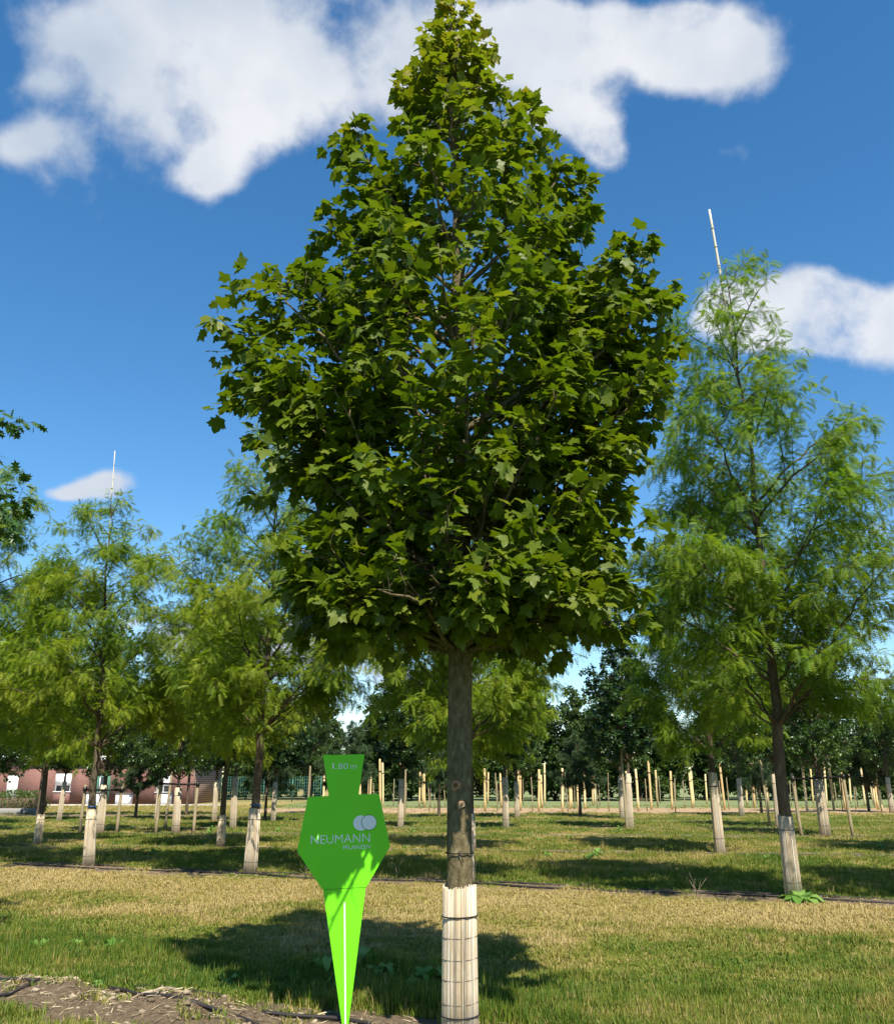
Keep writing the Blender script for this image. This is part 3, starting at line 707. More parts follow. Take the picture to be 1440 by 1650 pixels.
# ------------------------------------------------------------------ other trees: prototypes
def proto_tree(seed, H, zb, prof, nprim, leafB, leafF, leafmat, size, barkmat, rise=.5, sec=.6, sgap=.22, tgap=.25, ngap=.10, pern=2, flat=.3, droop=.15, r0=.07, sizevar=.4, tintbase=.3, lean=0.0, tert=.55, bend=.02, nz=.45, trans_tip=.25, sun_cut_rz=None):
    rng = np.random.default_rng(seed)
    zs = np.concatenate([[-.1, 0, .6, 1.2], np.linspace(1.7, H, 18)]); wob = np.cumsum(rng.normal(size=(len(zs), 2)) * bend, axis=0); wob -= wob[4]; wob[:5] = 0
    trunk = np.stack([wob[:, 0] + lean * zs / H, wob[:, 1], zs], 1)
    rad = np.interp(zs, [-.1, .0, zb, H * .7, H], [r0 * 1.15, r0 * 1.1, r0 * .85, r0 * .3, .006])
    ax = lambda z: np.array([np.interp(z, zs, trunk[:, 0]), np.interp(z, zs, trunk[:, 1]), z])
    prim = []; az = rng.random() * 6
    for i in range(nprim):
        f = (i + .5) / nprim; z1 = zb + .25 + (H - zb - .3) * f ** 1.1; az += 2.39996 + rng.normal() * .25
        r = np.interp((z1 - zb) / (H - zb), *prof) * (.62 + .5 * rng.random())
        tip = ax(z1) * [1, 1, 0] + np.array([r * math.cos(az), r * math.sin(az), z1 + rng.normal() * .1])
        z0 = max(zb - .2, z1 - r * rise * (.7 + .6 * rng.random())); p0 = ax(z0); d = tip - p0
        prim.append((p0, p0 + np.array([d[0] * .5, d[1] * .5, d[2] * .5]) + np.array([0, 0, .10 * r]), tip, min(.03, .008 + .008 * np.linalg.norm(d))))
    wood, LP, LD = grow(rng, trunk, rad, prim, sec, sgap, tgap, ngap, start=.25, sec_up=.3, tert=tert, per_node=pern, flat=flat, droop=droop, petiole=size * .3)
    if sun_cut_rz is not None:      # leaves cut out along the sun's path to light the foot of the stem
        c, q = math.cos(-sun_cut_rz), math.sin(-sun_cut_rz); sx, sy = .22 * c + .71 * q, .22 * q - .71 * c
        k = math.hypot(sx, sy); ux, uy = sx / k, sy / k; f = LP[:, 0] * ux + LP[:, 1] * uy; sd = -LP[:, 0] * uy + LP[:, 1] * ux
        ok = ~((np.abs(sd) < .26) & (f > 0) & (LP[:, 2] - f / k < 1.15) & (rng.random(len(LP)) < .93)); LP, LD = LP[ok], LD[ok]
    n = len(LP); R = orient(rng, LD, 1, nz, .3 + droop); sz = size * (1 - sizevar / 2 + sizevar * rng.random(n))
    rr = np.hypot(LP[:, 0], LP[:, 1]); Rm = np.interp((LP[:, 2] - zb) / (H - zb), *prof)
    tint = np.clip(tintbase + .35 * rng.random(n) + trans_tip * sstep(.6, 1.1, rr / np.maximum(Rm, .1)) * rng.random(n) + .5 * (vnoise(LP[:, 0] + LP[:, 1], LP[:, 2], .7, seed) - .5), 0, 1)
    mb = MB(); mb.instances(leafB, leafF, LP, R, sz, tint)
    return dict(trunk=wood.mesh('trunk', barkmat, True), crown=mb.mesh('crown', leafmat), ax=ax, r0=r0, H=H)


LPROF = ([0, .1, .25, .5, .7, .88, 1], [.9, 1.7, 2.2, 2.0, 1.45, .85, .25])
locusts = [proto_tree(31 + i, (8.0, 8.5, 9.9, 9.0)[i], 2.55, LPROF, (32, 32, 38, 34)[i], PIN_B, PIN_F, M['locust'], .155, M['bark2'], rise=(.75, .85, .8, .7)[i], sec=.85, sgap=.16, tgap=.135, ngap=.058, pern=3, flat=.3, droop=.2, r0=(.08, .075, .088, .08)[i], tintbase=(.50, .46, .24, .36)[i], bend=.03, sun_cut_rz=(.4, 2.3, 1.1, .2)[i]) for i in range(4)]
BPROF = ([0, .15, .4, .65, .85, 1], [.9, 1.35, 1.5, 1.25, .75, .2])
broads = [proto_tree(51 + i, (6.6, 7.2)[i], 2.0, BPROF, 44, SIMPLE_B, SIMPLE_F, M['broad'], .10, M['bark2'], rise=.8, sec=.55, sgap=.13, tgap=.12, ngap=.055, pern=3, flat=.1, droop=.08, r0=.06) for i in range(2)]
maples = [proto_tree(61 + i, (5.9, 6.8)[i], 2.3, BPROF, 40, SIMPLE_B * [1.6, 1, 1], SIMPLE_F, M['dark'], .105, M['bark2'], rise=.9, sec=.5, sgap=.13, tgap=.12, ngap=.055, pern=3, flat=.1, droop=.1, r0=.055) for i in range(2)]


def needle_tuft(n=16, seed=3):
    r = np.random.default_rng(seed); V = []; F = []
    for i in range(n):
        d = unit(r.normal(size=3) + np.array([0, .9, 0])); s = unit(np.cross(d, r.normal(size=3))) * .035; k = len(V)
        V += [tuple(-s), tuple(s), tuple(d)]; F.append((k, k + 1, k + 2))
    return np.array(V), np.array(F)


NT_B, NT_F = needle_tuft()
PPROF = ([0, .12, .4, .7, 1], [.9, 1.25, 1.2, .8, .2])
pines = [proto_tree(71 + i, (3.9, 4.6)[i], 1.25, PPROF, 34, NT_B, NT_F, M['pine'], .15, M['bark2'], rise=.5, sec=.5, sgap=.13, tgap=.12, ngap=.07, pern=2, flat=.1, droop=-.1, r0=.07, bend=.06) for i in range(2)]
WPROF = ([0, .1, .35, .7, 1], [2.6, 3.3, 3.6, 2.6, .6])
woods = [proto_tree(81 + i, (10, 11.5)[i], .8, WPROF, 40, SIMPLE_B * [1.3, 1, 1], SIMPLE_F, M['wood'], .30, M['bark2'], rise=.6, sec=1.5, sgap=.3, tgap=.28, ngap=.13, pern=3, flat=.1, droop=.05, r0=.16, tert=.5) for i in range(2)]

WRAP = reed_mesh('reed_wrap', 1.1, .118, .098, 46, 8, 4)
TIE = ring_mesh('tie', .1145, .0045, M['rubber']); BTIE = ring_mesh('tie', .088, .011, M['blue'], tail=True)
WIRE = ring_mesh('wire', .118, .002, M['wire'])


def place(name, pr, x, y, label, cat='tree', group=None, rz=0.0, s=1.0, wrap=None, wscale=1.0, tilt=(0, 0), blue=False, kind_parts=True):
    z = ground_z(x, y)
    root = link(name, None, loc=(x, y, z - .01), rot=(tilt[0], tilt[1], rz), scl=(s, s, s), label=label, cat=cat, group=group)
    link('trunk', pr['trunk'], root); link('crown', pr['crown'], root)
    if wrap:
        a = pr['ax'](wrap * .5); k = wscale
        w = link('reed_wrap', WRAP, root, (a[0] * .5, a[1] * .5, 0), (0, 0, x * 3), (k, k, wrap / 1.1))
        for zz in (.18, .82): link('tie', TIE, w, (0, 0, 1.1 * zz), (0, 0, x), (1.03 - .03 * zz * 4 + .02, ) * 2 + (1,))
        if blue: link('blue_tie', BTIE, root, (pr['ax'](wrap + .04)[0], pr['ax'](wrap + .04)[1], wrap + .045), (0, 0, 1.1 - rz))
    return root


def cane(root, p0, p1, r=.012):
    m1 = MB(); k = 9; f = np.linspace(0, 1, k)[:, None]; P = np.array(p0) * (1 - f) + np.array(p1) * f
    m1.tube(P, np.linspace(r * 1.25, r * .85, k), 6, .6)
    for i in range(1, k - 1): m1.tube(np.stack([P[i] - (0, 0, .008), P[i] + (0, 0, .008)]), r * 1.35, 6, .2)
    link('bamboo_cane', m1.mesh('bamboo_cane', M['cane']), root)


G2 = 'honey locusts with reed-wrapped stems in the second row'
t = place('honey_locust', locusts[0], -6.99, 18.73, 'feathery honey locust with a thin bamboo cane high above its narrow top', group=G2, rz=.4, s=.95, wrap=1.12, blue=True, tilt=(0, -.05)); cane(t, locusts[0]['ax'](6.2) + (.02, .02, 0), (.05, .0, 9.05))
t = place('honey_locust', locusts[1], -3.58, 17.5, 'airy yellow-green honey locust with blue tie, standing next behind the green sign', group=G2, rz=2.3, s=1.04, wrap=1.10, blue=True, tilt=(0, -.045)); cane(t, locusts[1]['ax'](6.6) + (.02, .02, 0), (-.02, .05, 8.75))
t = place('honey_locust', locusts[3], .34, 15.75, 'honey locust whose stem is almost hidden behind the tall maple trunk', group=G2, rz=4.0, s=.93, wrap=1.15, blue=True)
t = place('honey_locust', locusts[2], 4.97, 13.88, 'large honey locust with leaning bamboo cane on top and dock leaves at its foot', group=G2, rz=1.1, wrap=1.12, tilt=(0, -.07))
cane(t, tuple(locusts[2]['ax'](8.2) + np.array([.03, .03, 0])), (-.13 * math.cos(1.1), .13 * math.sin(1.1), 11.0), .022)
place('honey_locust', locusts[3], -10.55, 20.2, 'honey locust ending the second row, past the one with the thin cane', group=G2, rz=.9, s=.98, wrap=1.1)
place('honey_locust', locusts[1], 9.2, 12.2, 'honey locust standing past the one with dock leaves at its foot', group=G2, rz=5.2, s=1.05, wrap=1.1)
G3 = 'trees of the third row'
place('honey_locust', locusts[3], -11.01, 25.65, 'shady tree with wrapped stem beside the staked trees near the brick building', group=G3, rz=2.0, s=.9, wrap=.9, tilt=(0, .05))
place('honey_locust', locusts[0], -5.91, 24.92, 'honey locust with patchy dark bark between the blue-tied stems', group=G3, rz=5.0, s=.95, wrap=.85)
place('honey_locust', locusts[1], .62, 24.0, 'third-row honey locust hidden behind the tall maple trunk', group=G3, rz=3.1, s=.88, wrap=1.0)
place('honey_locust', locusts[3], 6.5, 22.76, 'honey locust with straight dark stem and very tall reed wrap', group=G3, rz=.2, s=.98, wrap=1.9, wscale=1.02, tilt=(0, -.02))
place('honey_locust', locusts[0], 12.6, 21.6, 'honey locust ending the third row beyond the tall-wrapped stem', group=G3, rz=1.2, s=1.0, wrap=1.0)
G4 = 'broadleaf trees held by stake pairs in the fourth row'
L4 = ['staked broadleaf tree in front of the clipped hedge', 'staked broadleaf tree with stout wrapped stem before the brick wall', 'staked broadleaf tree between the first two blue-tied locusts', 'staked broadleaf tree with peeling wrap behind the dock-footed locust']
for i, (x, y, s_) in enumerate(((-16.1, 32.2, 1.0), (-11.67, 31.93, 1.0), (-9.0, 31.54, .95), (11.83, 29.74, 1.15))):
    place('broadleaf_tree', broads[i % 2], x, y, L4[i], group=G4, rz=i * 1.7, s=s_, wrap=1.55, wscale=1.15, tilt=(0, .02 if x < 0 else -.035))
G5 = 'slim young maples with pale wrapped stems'
L5 = ['rounded young maple between the clipped hedge and the brick building', 'young maple with pale stem in front of the white boxes', 'young maple whose stem stands just behind the patchy dark trunk', 'young maple with tall slender stake between two locust trunks', 'young maple beside a pine by the green mesh fence', 'dark-crowned young maple between green sign and tall maple trunk', 'dark-crowned young maple by a dark-stemmed broadleaf tree at the straw field', 'young maple with tall grey stake near the lone crooked pine', 'young maple between the tall-wrapped and the dock-footed locust stems']
for i, (px, py, s_) in enumerate(((95, 1322, .95), (252, 1322, .95), (345, 1323, 1.0), (375, 1335, 1.05), (440, 1325, .95), (645, 1333, 1.0), (815, 1335, 1.05), (1015, 1335, 1.12), (1255, 1333, 1.1))):
    x, y = gnd(px, py)
    place('young_maple', maples[i % 2], x, y, L5[i], group=G5, rz=i * 1.3, s=s_, wrap=1.75, wscale=.95, tilt=(0, -.00006 * (px - 720)))
G6 = 'clipped pines on bare stems'
L6 = ['small dark pine standing before the white boxes of the brick building', 'small pine beside the green mesh fence', 'round pine hidden behind the top of the green sign', 'pine with bent stem close beside the tall maple trunk', 'lone pine with crooked bare stem at the straw field edge', 'pine with dark stem between the tall-wrapped and the dock-footed locusts', 'pine with dark stem near the last wrapped broadleaf tree by the straw field']
for i, (px, py, s_) in enumerate(((218, 1318, 1.0), (427, 1320, 1.0), (560, 1316, 1.15), (707, 1317, 1.1), (935, 1315, 1.05), (1227, 1312, 1.0), (1400, 1308, 1.15))):
    x, y = gnd(px, py)
    place('pine_tree', pines[i % 2], x, y, L6[i], group=G6, rz=i * 2.1, s=s_)
G7 = 'broadleaf trees at the edge of the straw field'
for i, (px, py, s_) in enumerate(((833, 1318, 1.05), (1003, 1320, 1.2), (1195, 1315, 1.15), (1330, 1310, 1.2), (1437, 1310, 1.2), (60, 1316, 1.15), (-40, 1330, 1.1), (165, 1314, 1.25), (300, 1314, 1.2), (500, 1312, 1.05))):
    x, y = gnd(px, py)
    place('broadleaf_tree', broads[(i + 1) % 2], x, y, 'broadleaf tree between the staked trees and the brick building' if px < 400 else 'broadleaf tree with glossy leaves by the straw field edge', group='broadleaf trees before the brick building' if px < 400 else G7, rz=i * 1.9, s=s_, wrap=1.6 if i in (0, 1, 2, 4) else None)
rg = random.Random(9)
G8 = 'tall woodland trees along the far edge of the nursery'
for i in range(40):
    x = -66 + (i % 20) * 6.6 + rg.uniform(-1.8, 1.8) + 3 * (i // 20); y = 92 + 14 * (i // 20) + rg.uniform(-5, 5) + (6 if x < -20 else 0)
    place('woodland_tree', woods[i % 2], x, y, 'tall dense tree in the dark wood behind the fields', group=G8, rz=rg.uniform(0, 6), s=rg.uniform(.82, 1.15))


# oak at the left, standing in the maple's row
def build_oak():
    pr = proto_tree(95, 7.6, 2.2, ([0, .15, .4, .7, 1], [1.3, 1.7, 1.8, 1.2, .3]), 30, OAK_B, OAK_F, M['oak'], .135, M['bark2'], rise=.9, sec=.6, sgap=.19, tgap=.2, ngap=.07, pern=2, flat=.2, droop=.1, r0=.08)
    place('oak_tree', pr, -6.15, 9.05, 'oak with deeply lobed leaves reaching in beside the maple row', rz=1.0, wrap=1.0)


build_oak()


# ------------------------------------------------------------------ stakes
def stake_mesh(h, r, mat, seed, point=True):
    r_ = np.random.default_rng(seed); m1 = MB(); zs = np.array([-.15, h * .25, h * .6, h - .06, h])
    m1.tube(np.stack([r_.normal(size=5) * .006, r_.normal(size=5) * .006, zs], 1), np.array([r, r, r * .98, r * .95, r * .72]), 8, .25 + .5 * r_.random())
    return m1.mesh('stake', mat)


def tie_bar(L, seed=0):
    m1 = MB(); m1.tube(np.array([(0, 0, 0), (L * .5, .01, -.015), (L, 0, 0)]), .032, 5, .5); m1.tube(np.array([(0, 0, -.06), (0, 0, .06)]), .075, 8, .5); m1.tube(np.array([(L, 0, -.06), (L, 0, .06)]), .07, 8, .5)
    return m1.mesh('tie_band', M['rubber'])


oldm = [stake_mesh(1.55, .055, M['oldstake'], 200 + i) for i in range(3)]
for (x, y, hs) in ((-16.1, 32.2, (1.5, 1.5)), (-11.67, 31.93, (1.55, 1.6)), (-9.0, 31.54, (1.75, 1.55)), (11.83, 29.74, (1.9, 1.85))):
    o0 = None; D = .62 if x < 0 else .80
    for k, sx in enumerate((-D, D)):
        o = link('wooden_stake', oldm[(k + int(abs(x))) % 3], loc=(x + sx, y - .12, ground_z(x + sx, y - .12)), rot=(0, (.02 if x < 0 else -.05), 0), scl=(1, 1, hs[k] / 1.55), label='short weathered grey support stake tied to a fourth-row tree', cat='stake', group='paired support stakes of the fourth row')
        if k == 0: link('tie_band', tie_bar(2 * D), o, (.0, -.02, 1.40), (0, 0, 0), (1, 1, 1.55 / hs[k]))
thin = [stake_mesh(2.1, .022, M['oldstake'], 220 + i) for i in range(4)]
fat = [stake_mesh(2.7, .072, M['stake'], 240 + i) for i in range(6)]
BAND = ring_mesh('tie_band', .084, .022, M['rubber'], 10)
rs = random.Random(17)
ngap = 0
for row, (yy, gap, x0, x1) in enumerate(((54.5, 2.1, -4, 30), (58.5, 2.0, -9, 32), (63.0, 2.0, -11, 35), (68.5, 2.1, -11, 38), (75, 2.4, -9, 42))):
    x = x0
    while x < x1:
        x += gap * rs.uniform(.45, 1.6); y = yy + rs.uniform(-1.2, 1.2)
        if rs.random() < .62:
            o = link('peeled_stake', fat[rs.randrange(6)], loc=(x, y, 0), rot=(rs.uniform(-.03, .03), rs.uniform(-.045, .02), rs.uniform(0, 6)), scl=(1, 1, rs.uniform(.78, 1.12)), label='pale yellow peeled tree stake standing in the straw-covered field', cat='stake', group='yellow stakes in the straw field')
            link('tie_band', BAND, o, (0, 0, 2.05), (.1, .1, 0))
        if rs.random() < .55:
            xx = x + rs.uniform(.3, .9)
            link('thin_stake', thin[rs.randrange(4)], loc=(xx, y + .3, 0), rot=(rs.uniform(-.03, .03), rs.uniform(-.05, .03), 0), scl=(1.3, 1.3, rs.uniform(.75, 1.05)), label='thin brown pole between the yellow stakes of the straw field', cat='stake', group='thin poles in the straw field')
for i, (px, py, hh) in enumerate(((1010, 1336, 3.1), (372, 1333, 3.2), (652, 1318, 2.9), (266, 1334, 2.0), (1240, 1332, 3.2), (495, 1316, 2.4))):
    x, y = gnd(px, py)
    link('tall_stake', oldm[i % 3], loc=(x, y, ground_z(x, y)), rot=(0, -.00009 * (px - 720), 0), scl=(.9, .9, hh / 1.55), label='tall slender greenish stake rising beside a slim wrapped stem', cat='stake', group='tall slender stakes among the slim maples')


# ------------------------------------------------------------------ hoses, weeds and litter
def hose(name, pts, r, label, parent=None, group=None, lift=.012, n=8):
    P = np.array([(x, y, 0) for x, y in pts], float); k = len(P); tt = np.linspace(0, k - 1, k * 8)
    X = np.interp(tt, np.arange(k), P[:, 0]); Y = np.interp(tt, np.arange(k), P[:, 1])
    ker = np.hanning(9); ker /= ker.sum(); Xp = np.convolve(np.pad(X, 4, 'edge'), ker, 'valid'); Yp = np.convolve(np.pad(Y, 4, 'edge'), ker, 'valid')
    m1 = MB(); m1.tube(np.stack([Xp, Yp, np.convolve(np.pad(height(Xp, Yp), 6, 'edge'), np.ones(13) / 13, 'valid') + lift + .008 * np.sin(tt * .9)], 1), r, n, .4)
    return link(name, m1.mesh(name, M['hose'], True), label=label, cat='hose', group=group)


G = lambda *a: [gnd(px, py) for px, py in a]
hose('irrigation_hose', G((-40, 1580), (0, 1594), (20, 1606), (45, 1615), (60, 1613)), .013, 'black hose loop lying on the bare soil mound away from the twigs')
hose('irrigation_hose', G((-20, 1622), (10, 1628), (40, 1622), (60, 1612)), .012, 'thin black hose curling under the soil mound to meet the loop')
hose('irrigation_hose', G((172, 1603), (205, 1610), (240, 1623), (280, 1638), (330, 1640), (385, 1648), (440, 1665)), .014, 'long black hose snaking over the bare soil in front of the dead twigs')
hose('irrigation_hose', G((212, 1600), (250, 1601), (290, 1608), (330, 1620), (358, 1627)), .014, 'short grey-black hose lying behind the dead twigs')
hose('irrigation_hose', G((420, 1640), (470, 1643), (540, 1646), (600, 1655)), .014, 'black hose running towards the foot of the green sign')


def rowpt(s, t): return (P0[0] + NY * s + NX * t, P0[1] - NX * s + NY * t)
rh = np.random.default_rng(3)
hose('irrigation_hose', [rowpt(s, 8.42 + .07 * math.sin(s * 1.3) + rh.normal() * .03) for s in np.linspace(-13, 8, 34)], .016, 'black drip hose along the front of the second tree row')
hose('irrigation_hose', [rowpt(s, 8.86 + .06 * math.sin(s * .9 + 1) + rh.normal() * .03) for s in np.linspace(-13, 8, 34)], .016, 'black drip hose along the back of the second tree row')
hose('irrigation_hose', [(x, 23.6 - .165 * x + rh.normal() * .10) for x in np.linspace(-14, 14, 30)], .016, 'black drip hose along the third tree row', lift=.004)
hose('irrigation_hose', [(x, 30.6 - .09 * x + rh.normal() * .14) for x in np.linspace(-19, 19, 36)], .016, 'black drip hose along the staked fourth row', lift=.002)


def rosette(name, x, y, n, size, label, group=None, seed=0, up=.35, wide=.36):
    r_ = np.random.default_rng(seed); z = ground_z(x, y)
    root = link(name, None, loc=(x, y, z), label=label, cat='weed', group=group)
    for i in range(n):
        a = 2 * math.pi * (i + .4 * r_.random()) / n; L = size * (.65 + .6 * r_.random()); e = up * (.5 + r_.random())
        k = 7; f = np.linspace(0, 1, k); rad = L * f * (1 - .12 * e); hh = L * (e * 1.6 * f - (e * 1.3 + .25) * f * f) + .015
        w = L * wide * np.sin(np.pi * np.clip(f, 0, 1) ** .75) ** .8 * .62 + .004; w[-1] = .003; V = []; F = []
        for j in range(k):
            for s in (-1, 0, 1):
                rip = .012 * math.sin(j * 2.1 + i + s)
                V.append((rad[j] * math.cos(a) - s * w[j] * math.sin(a), rad[j] * math.sin(a) + s * w[j] * math.cos(a), hh[j] + abs(s) * (.16 * w[j] + rip)))
        for j in range(k - 1):
            for s in (0, 1):
                q = j * 3 + s; F += [(q, q + 1, q + 4), (q, q + 4, q + 3)]
        m1 = MB(); m1.add(V, F, .25 + .65 * r_.random()); link('leaf', m1.mesh('weed_leaf', M['weed'], True), root)
    return root


x, y = gnd(1287, 1453); rosette('dock_plant', x, y - .05, 15, .34, 'pale green dock rosette hugging the foot of the large honey locust', seed=5)
gw = 'broad-leaved weeds in the grass edge'
for i, (px, py, s_, n_) in enumerate(((12, 1512, .16, 6), (42, 1526, .18, 8), (62, 1528, .15, 7), (100, 1524, .14, 5), (122, 1522, .12, 5), (183, 1527, .17, 6), (208, 1523, .12, 5))):
    x, y = gnd(px, py + 8); rosette('broadleaf_weed', x, y, n_, s_, 'low broad-leaved weed in the lush grass above the soil mound', gw, 30 + i, .8)
x, y = gnd(362, 1594); rosette('broadleaf_weed', x, y, 5, .15, 'bright lime-green weed at the shadow edge beside the bare soil', None, 50, .9, .28)
x, y = gnd(155, 1601); rosette('broadleaf_weed', x, y, 9, .06, 'tiny green weed sprig growing on the bare soil mound', None, 51, .9)
for i, (px, py, s_) in enumerate(((520, 1570, .2), (575, 1562, .22), (610, 1580, .2), (685, 1590, .24), (560, 1595, .18))):
    x, y = gnd(px, py); rosette('broadleaf_weed', x, y, 8, s_, 'dusky broad-leaved weed in the shade between sign and maple', 'weeds in the maple shade', 60 + i, .8)
gy = 'weeds scattered between the rear rows'
rw = random.Random(4)
for i in range(26):
    px = rw.choice([rw.uniform(850, 1000), rw.uniform(1100, 1430), rw.uniform(240, 470), rw.uniform(600, 700)]); py = rw.uniform(1322, 1390); x, y = gnd(px, py)
    rosette('broadleaf_weed', x, y, 6, rw.uniform(.13, .26), 'leafy weed clump in the grass between the rear tree rows', gy, 80 + i, 1.0, .3)


def build_twigs():
    r_ = np.random.default_rng(8)
    for i, (px, py) in enumerate(((255, 1612), (262, 1606), (240, 1618), (275, 1603), (228, 1606), (270, 1616), (245, 1600), (218, 1625), (285, 1612), (252, 1622), (30, 1612), (42, 1604), (15, 1618), (100, 1597), (115, 1600))):
        x, y = gnd(px, py); a = r_.random() * 3.1; L = .10 + .16 * r_.random(); d = np.array([math.cos(a), math.sin(a) * .6, .25 * r_.random()]); p = np.array([x, y, ground_z(x, y) + .02])
        m1 = MB(); rr = .005 + .010 * (i in (0, 2)) + .004 * r_.random()
        m1.tube(np.stack([-d * L * .5, d * .1 * L + (0, 0, .01), d * L * .5]), [rr, rr * .9, rr * .5], 6, .4 + .6 * r_.random())
        m1.tube(np.stack([d * .1 * L, d * .25 * L + np.array([-d[1], d[0], .4]) * L * .22]), [rr * .6, rr * .3], 5, .6)
        link('dead_twig', m1.mesh('dead_twig', M['deadwood']), loc=tuple(p), label='bleached dead twig lying on the bare soil by the black hoses', cat='twig', group='dead twigs on the soil mound')
    # dry grass stalks by the second row
    for i, (px, py) in enumerate(((1126, 1452), (765, 1422), (1120, 1448), (640, 1420), (490, 1420), (560, 1585))):
        x, y = gnd(px, py); m1 = MB()
        for k in range(4):
            a = r_.random() * 6.28; h = .15 + .22 * r_.random(); m1.tube(np.stack([np.zeros(3), (math.cos(a) * .03, math.sin(a) * .03, h * .6), (math.cos(a) * .13, math.sin(a) * .1, h)]), [.0022, .0016, .001], 4, .9)
        link('dry_stalks', m1.mesh('dry_stalks', M['deadwood']), loc=(x, y, ground_z(x, y) - .01), label='thin dry grass stalks standing up out of the turf', cat='grass stalks', group='dry grass stalks')
    # soil clods and stones on the mound
    mb = MB(); bm = bmesh.new(); bmesh.ops.create_icosphere(bm, subdivisions=1, radius=1); bm.verts.ensure_lookup_table()
    B = np.array([v.co[:] for v in bm.verts]); F = np.array([[v.index for v in f.verts] for f in bm.faces]); bm.free()
    for i in range(260):
        s = r_.uniform(-4.3, -.9); tt = r_.normal() * .26 - .1; x, y = rowpt(s, tt); k = .006 + .03 * r_.random() ** 3
        mb.add(B * (1 + .45 * (r_.random((len(B), 1)) - .5)) * [k, k * .8, k * .6] + [x, y, ground_z(x, y) + k * .2], F, r_.random())
    link('soil_clods', mb.mesh('soil_clods', CLOD), label='crumbled clods of dry soil strewn over the bare mound', cat='soil', kind='stuff')


def build_straw():
    r_ = np.random.default_rng(77); mb = MB(); n = 5200
    s = np.concatenate([r_.uniform(-4.6, .5, 2600), r_.uniform(-13, 8, 2600)]); t = np.concatenate([r_.normal(size=2600) * .33 - .1, 8.62 + r_.normal(size=2600) * .30])
    x = P0[0] + NY * s + NX * t; y = P0[1] - NX * s + NY * t; z = height(x, y) + .004 + .006 * r_.random(n)
    a = r_.random(n) * 6.283; al = np.stack([np.cos(a), np.sin(a), r_.normal(size=n) * .18], 1); nor = np.stack([r_.normal(size=n) * .4, r_.normal(size=n) * .4, np.ones(n)], 1)
    B = np.array([(-.03, -.5, 0), (.03, -.5, 0), (.022, 0, .05), (-.022, 0, .05), (.0, .5, 0)]); F = np.array([(0, 1, 2), (0, 2, 3), (3, 2, 4)])
    mb.instances(B, F, np.stack([x, y, z], 1), frames(al, nor), .05 + .09 * r_.random(n) ** 2, r_.random(n))
    link('straw_litter', mb.mesh('straw_litter', M['straw']), label='dry straw and chaff scattered on the bare soil strips under the trees', cat='straw', kind='stuff')


M['straw'] = tint_mat('straw', [(0, (0.12, 0.085, 0.05)), (.5, (0.34, 0.26, 0.15)), (1, (0.56, 0.47, 0.30))], .8)
build_straw()
CLOD = tint_mat('clod', [(0, (0.12, 0.09, 0.06)), (1, (0.34, 0.27, 0.19))], .95, 1.5, (1, 1, 1), .6, noise_amt=.4)
build_twigs()


# ------------------------------------------------------------------ brick building, hedge, fence far left
def brick_mat():
    m, nt, N, L = new_mat('brick_wall'); tc = N.new('ShaderNodeTexCoord'); mp = N.new('ShaderNodeMapping'); mp.inputs['Rotation'].default_value = (math.pi / 2, 0, 0); L.new(tc.outputs['Object'], mp.inputs[0])
    b = N.new('ShaderNodeTexBrick'); b.inputs['Color1'].default_value = (.20, .072, .052, 1); b.inputs['Color2'].default_value = (.145, .05, .037, 1); b.inputs['Mortar'].default_value = (.24, .20, .175, 1); b.inputs['Scale'].default_value = 1
    b.inputs['Brick Width'].default_value = .25; b.inputs['Row Height'].default_value = .08; b.inputs['Mortar Size'].default_value = .008; L.new(mp.outputs[0], b.inputs['Vector'])
    p = N.new('ShaderNodeBsdfPrincipled'); p.inputs['Roughness'].default_value = .9; L.new(b.outputs['Color'], p.inputs['Base Color']); o = N.new('ShaderNodeOutputMaterial'); L.new(p.outputs[0], o.inputs[0]); return m


def bxo(name, lo, hi, mat, parent=None, **kw):
    m1 = MB(); m1.box(lo, hi); return link(name, m1.mesh(name, mat), parent, **kw)


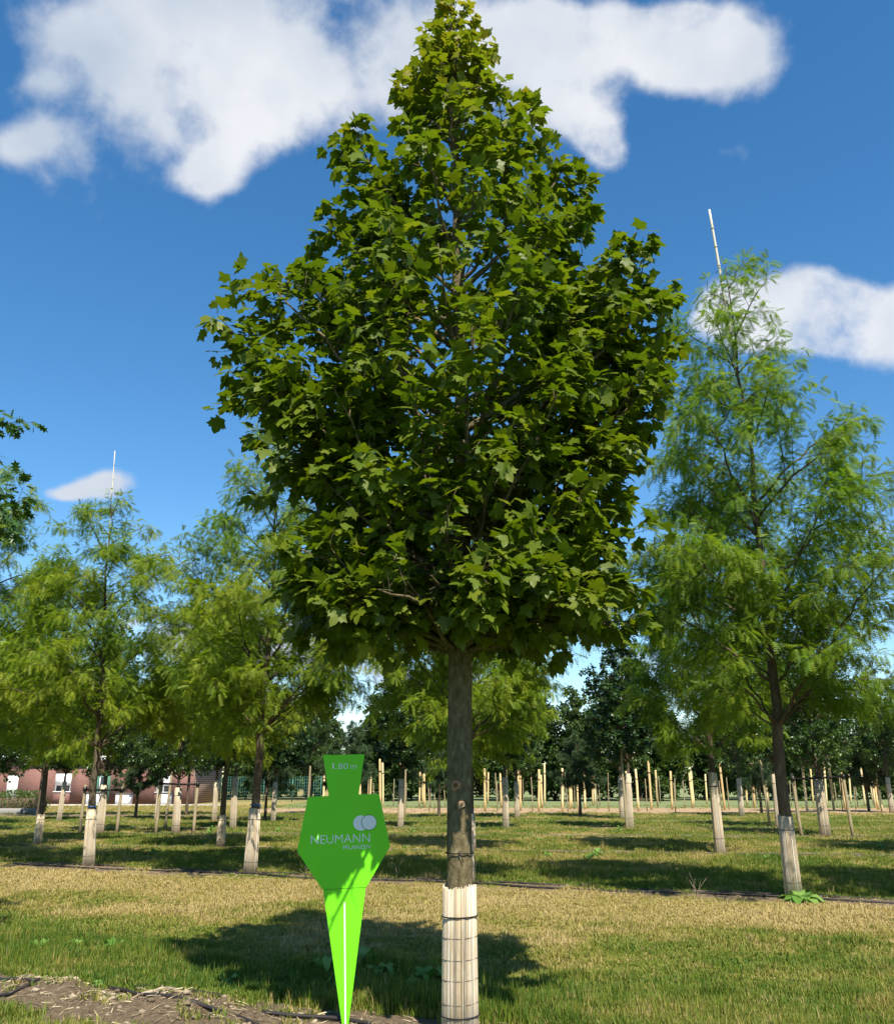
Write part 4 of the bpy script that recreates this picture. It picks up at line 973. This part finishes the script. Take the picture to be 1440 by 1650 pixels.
def build_building():
    white = flat_mat('white_paint', (.78, .78, .76), .5); glass = flat_mat('window_glass', (.03, .035, .04), .12, .5); gd = flat_mat('green_door', (.06, .15, .10), .5); roofm = flat_mat('roof_felt', (.10, .09, .085), .9); conc = flat_mat('concrete', (.48, .45, .40), .9)
    bm_ = brick_mat(); BX, BY = -40.0, 74.0
    root = link('brick_building', None, loc=(BX, BY, 0), label='low red brick building with white shutters and a green door behind the trees', cat='building')
    wins = [(5.2, 6.1, .35, 2.2, 'd'), (9.0, 10.3, .95, 2.35, 's'), (11.7, 13.4, .0, 2.3, 'g'), (17.0, 18.2, .9, 2.2, 's')]
    L_ = 20.0; x = 0.0; m1 = MB()
    for a, b, z0, z1, k in wins:
        m1.box((x, 0, 0), (a, .35, 3.3)); 
        if z0 > .02: m1.box((a, .001, 0), (b, .349, z0))
        m1.box((a, .001, z1), (b, .349, 3.3)); x = b
    m1.box((x, 0, 0), (L_, .35, 3.3)); m1.box((0, .36, 0), (.35, 9, 3.3)); m1.box((L_ - .35, .36, 0), (L_, 9, 3.3)); m1.box((.36, 8.65, 0), (L_ - .36, 9, 3.29))
    link('wall', m1.mesh('wall', bm_), root)
    rf = bxo('roof', (-.4, -.4, 3.31), (L_ + .4, 9.4, 3.6), roofm, root); bxo('fascia', (-.45, -.45, 3.28), (L_ + .45, -.402, 3.65), white, rf)
    for a, b, z0, z1, k in wins:
        if k == 'g':
            d = bxo('door', (a + .02, .12, .02), (b - .02, .18, z1 - .02), gd, root); bxo('pane', (a + .75, .108, 1.0), (b - .35, .119, z1 - .25), glass, d); bxo('door_frame', (a + .8, .09, 1.0), (a + .86, .107, z1 - .25), white, d)
        else:
            w = bxo('window', (a + .02, .14, z0 + .02), (b - .02, .17, z1 - .02), glass, root)
            bxo('sill', (a - .05, -.06, z0 - .06), (b + .05, .13, z0 + .015), white, w); bxo('frame', (a + .02, .10, z0 + .02), (a + .12, .139, z1 - .02), white, w); bxo('frame', (b - .12, .10, z0 + .02), (b - .02, .139, z1 - .02), white, w); bxo('frame', ((a + b) / 2 - .05, .10, z0 + .02), ((a + b) / 2 + .05, .139, z1 - .02), white, w)
            bxo('shutter', (a + .02, .05, z0 + (.45 if k == 's' else .1)), (b - .02, .095, z1 - .01), white, w)
    bxo('pavement', (-46, 69.5, -.1), (-17, 73.6, .012), conc, kind='structure')
    for i, (x, w, h) in enumerate(((-27.2, .9, .8), (-24.9, 1.0, .75), (-21.8, .9, .8))):
        o = bxo('white_crate', (-w / 2, -.5, 0), (w / 2, .5, h), white, loc=(x, 72.6, .012), label='white storage box standing on the pale pavement by the brick building', cat='box', group='white boxes by the building'); bxo('lid', (-w / 2 - .05, -.55, h + .002), (w / 2 + .05, .55, h + .09), roofm, o)
    # clipped hedge on a kerb
    r_ = np.random.default_rng(12); n = 9000; px = r_.uniform(-33, -22.4, n); f = r_.random(n); u = r_.normal(size=(n, 3)); u[:, 2] = abs(u[:, 2]); u /= np.linalg.norm(u, axis=1, keepdims=True)
    P = np.stack([px, 52.0 + u[:, 1] * 1.3, .12 + u[:, 2] * .95 * (.85 + .3 * vnoise(px, f * 0, 1.2, 3))], 1); mb = MB()
    mb.instances(SIMPLE_B, SIMPLE_F, P, frames(u + r_.normal(size=(n, 3)) * .5, r_.normal(size=(n, 3)) + u), np.full(n, .11), np.clip(.6 + .4 * r_.random(n), 0, 1)); 
    h = link('hedge', None, loc=(0, 0, 0), label='low clipped yellow-green hedge on a grey kerb before the brick building', cat='hedge'); link('foliage', mb.mesh('hedge', M['broad']), h)
    m1 = MB(); m1.box((-33, 51, .05), (-22.5, 53, .8)); link('twigs', m1.mesh('hedge_core', M['bark2']), h)
    bxo('kerb', (-34, 50.3, -.1), (-22, 50.6, .3), flat_mat('kerb_stone', (.22, .21, .20), .9), kind='structure')
    # green mesh fence
    gm = flat_mat('fence_green', (.05, .16, .13), .5)
    fr = link('mesh_fence', None, loc=(-21, 82, 0), label='green wire mesh fence with thin posts far behind the pines', cat='fence')
    for i in range(5):
        x = i * 2.5; bxo('post', (x - .03, -.03, 0), (x + .03, .03, 2.2), gm, fr)
    for i in range(4):
        m1 = MB(); x0 = i * 2.5 + .04
        for k in range(13): x = x0 + 2.42 * k / 12; m1.box((x - .012, -.008, .08), (x + .012, .008, 2.12))
        for k in range(9): z = .1 + 2.0 * k / 8; m1.box((x0, -.02, z - .012), (x0 + 2.42, -.009, z + .012))
        link('mesh_panel', m1.mesh('mesh_panel', gm), fr)


build_building()
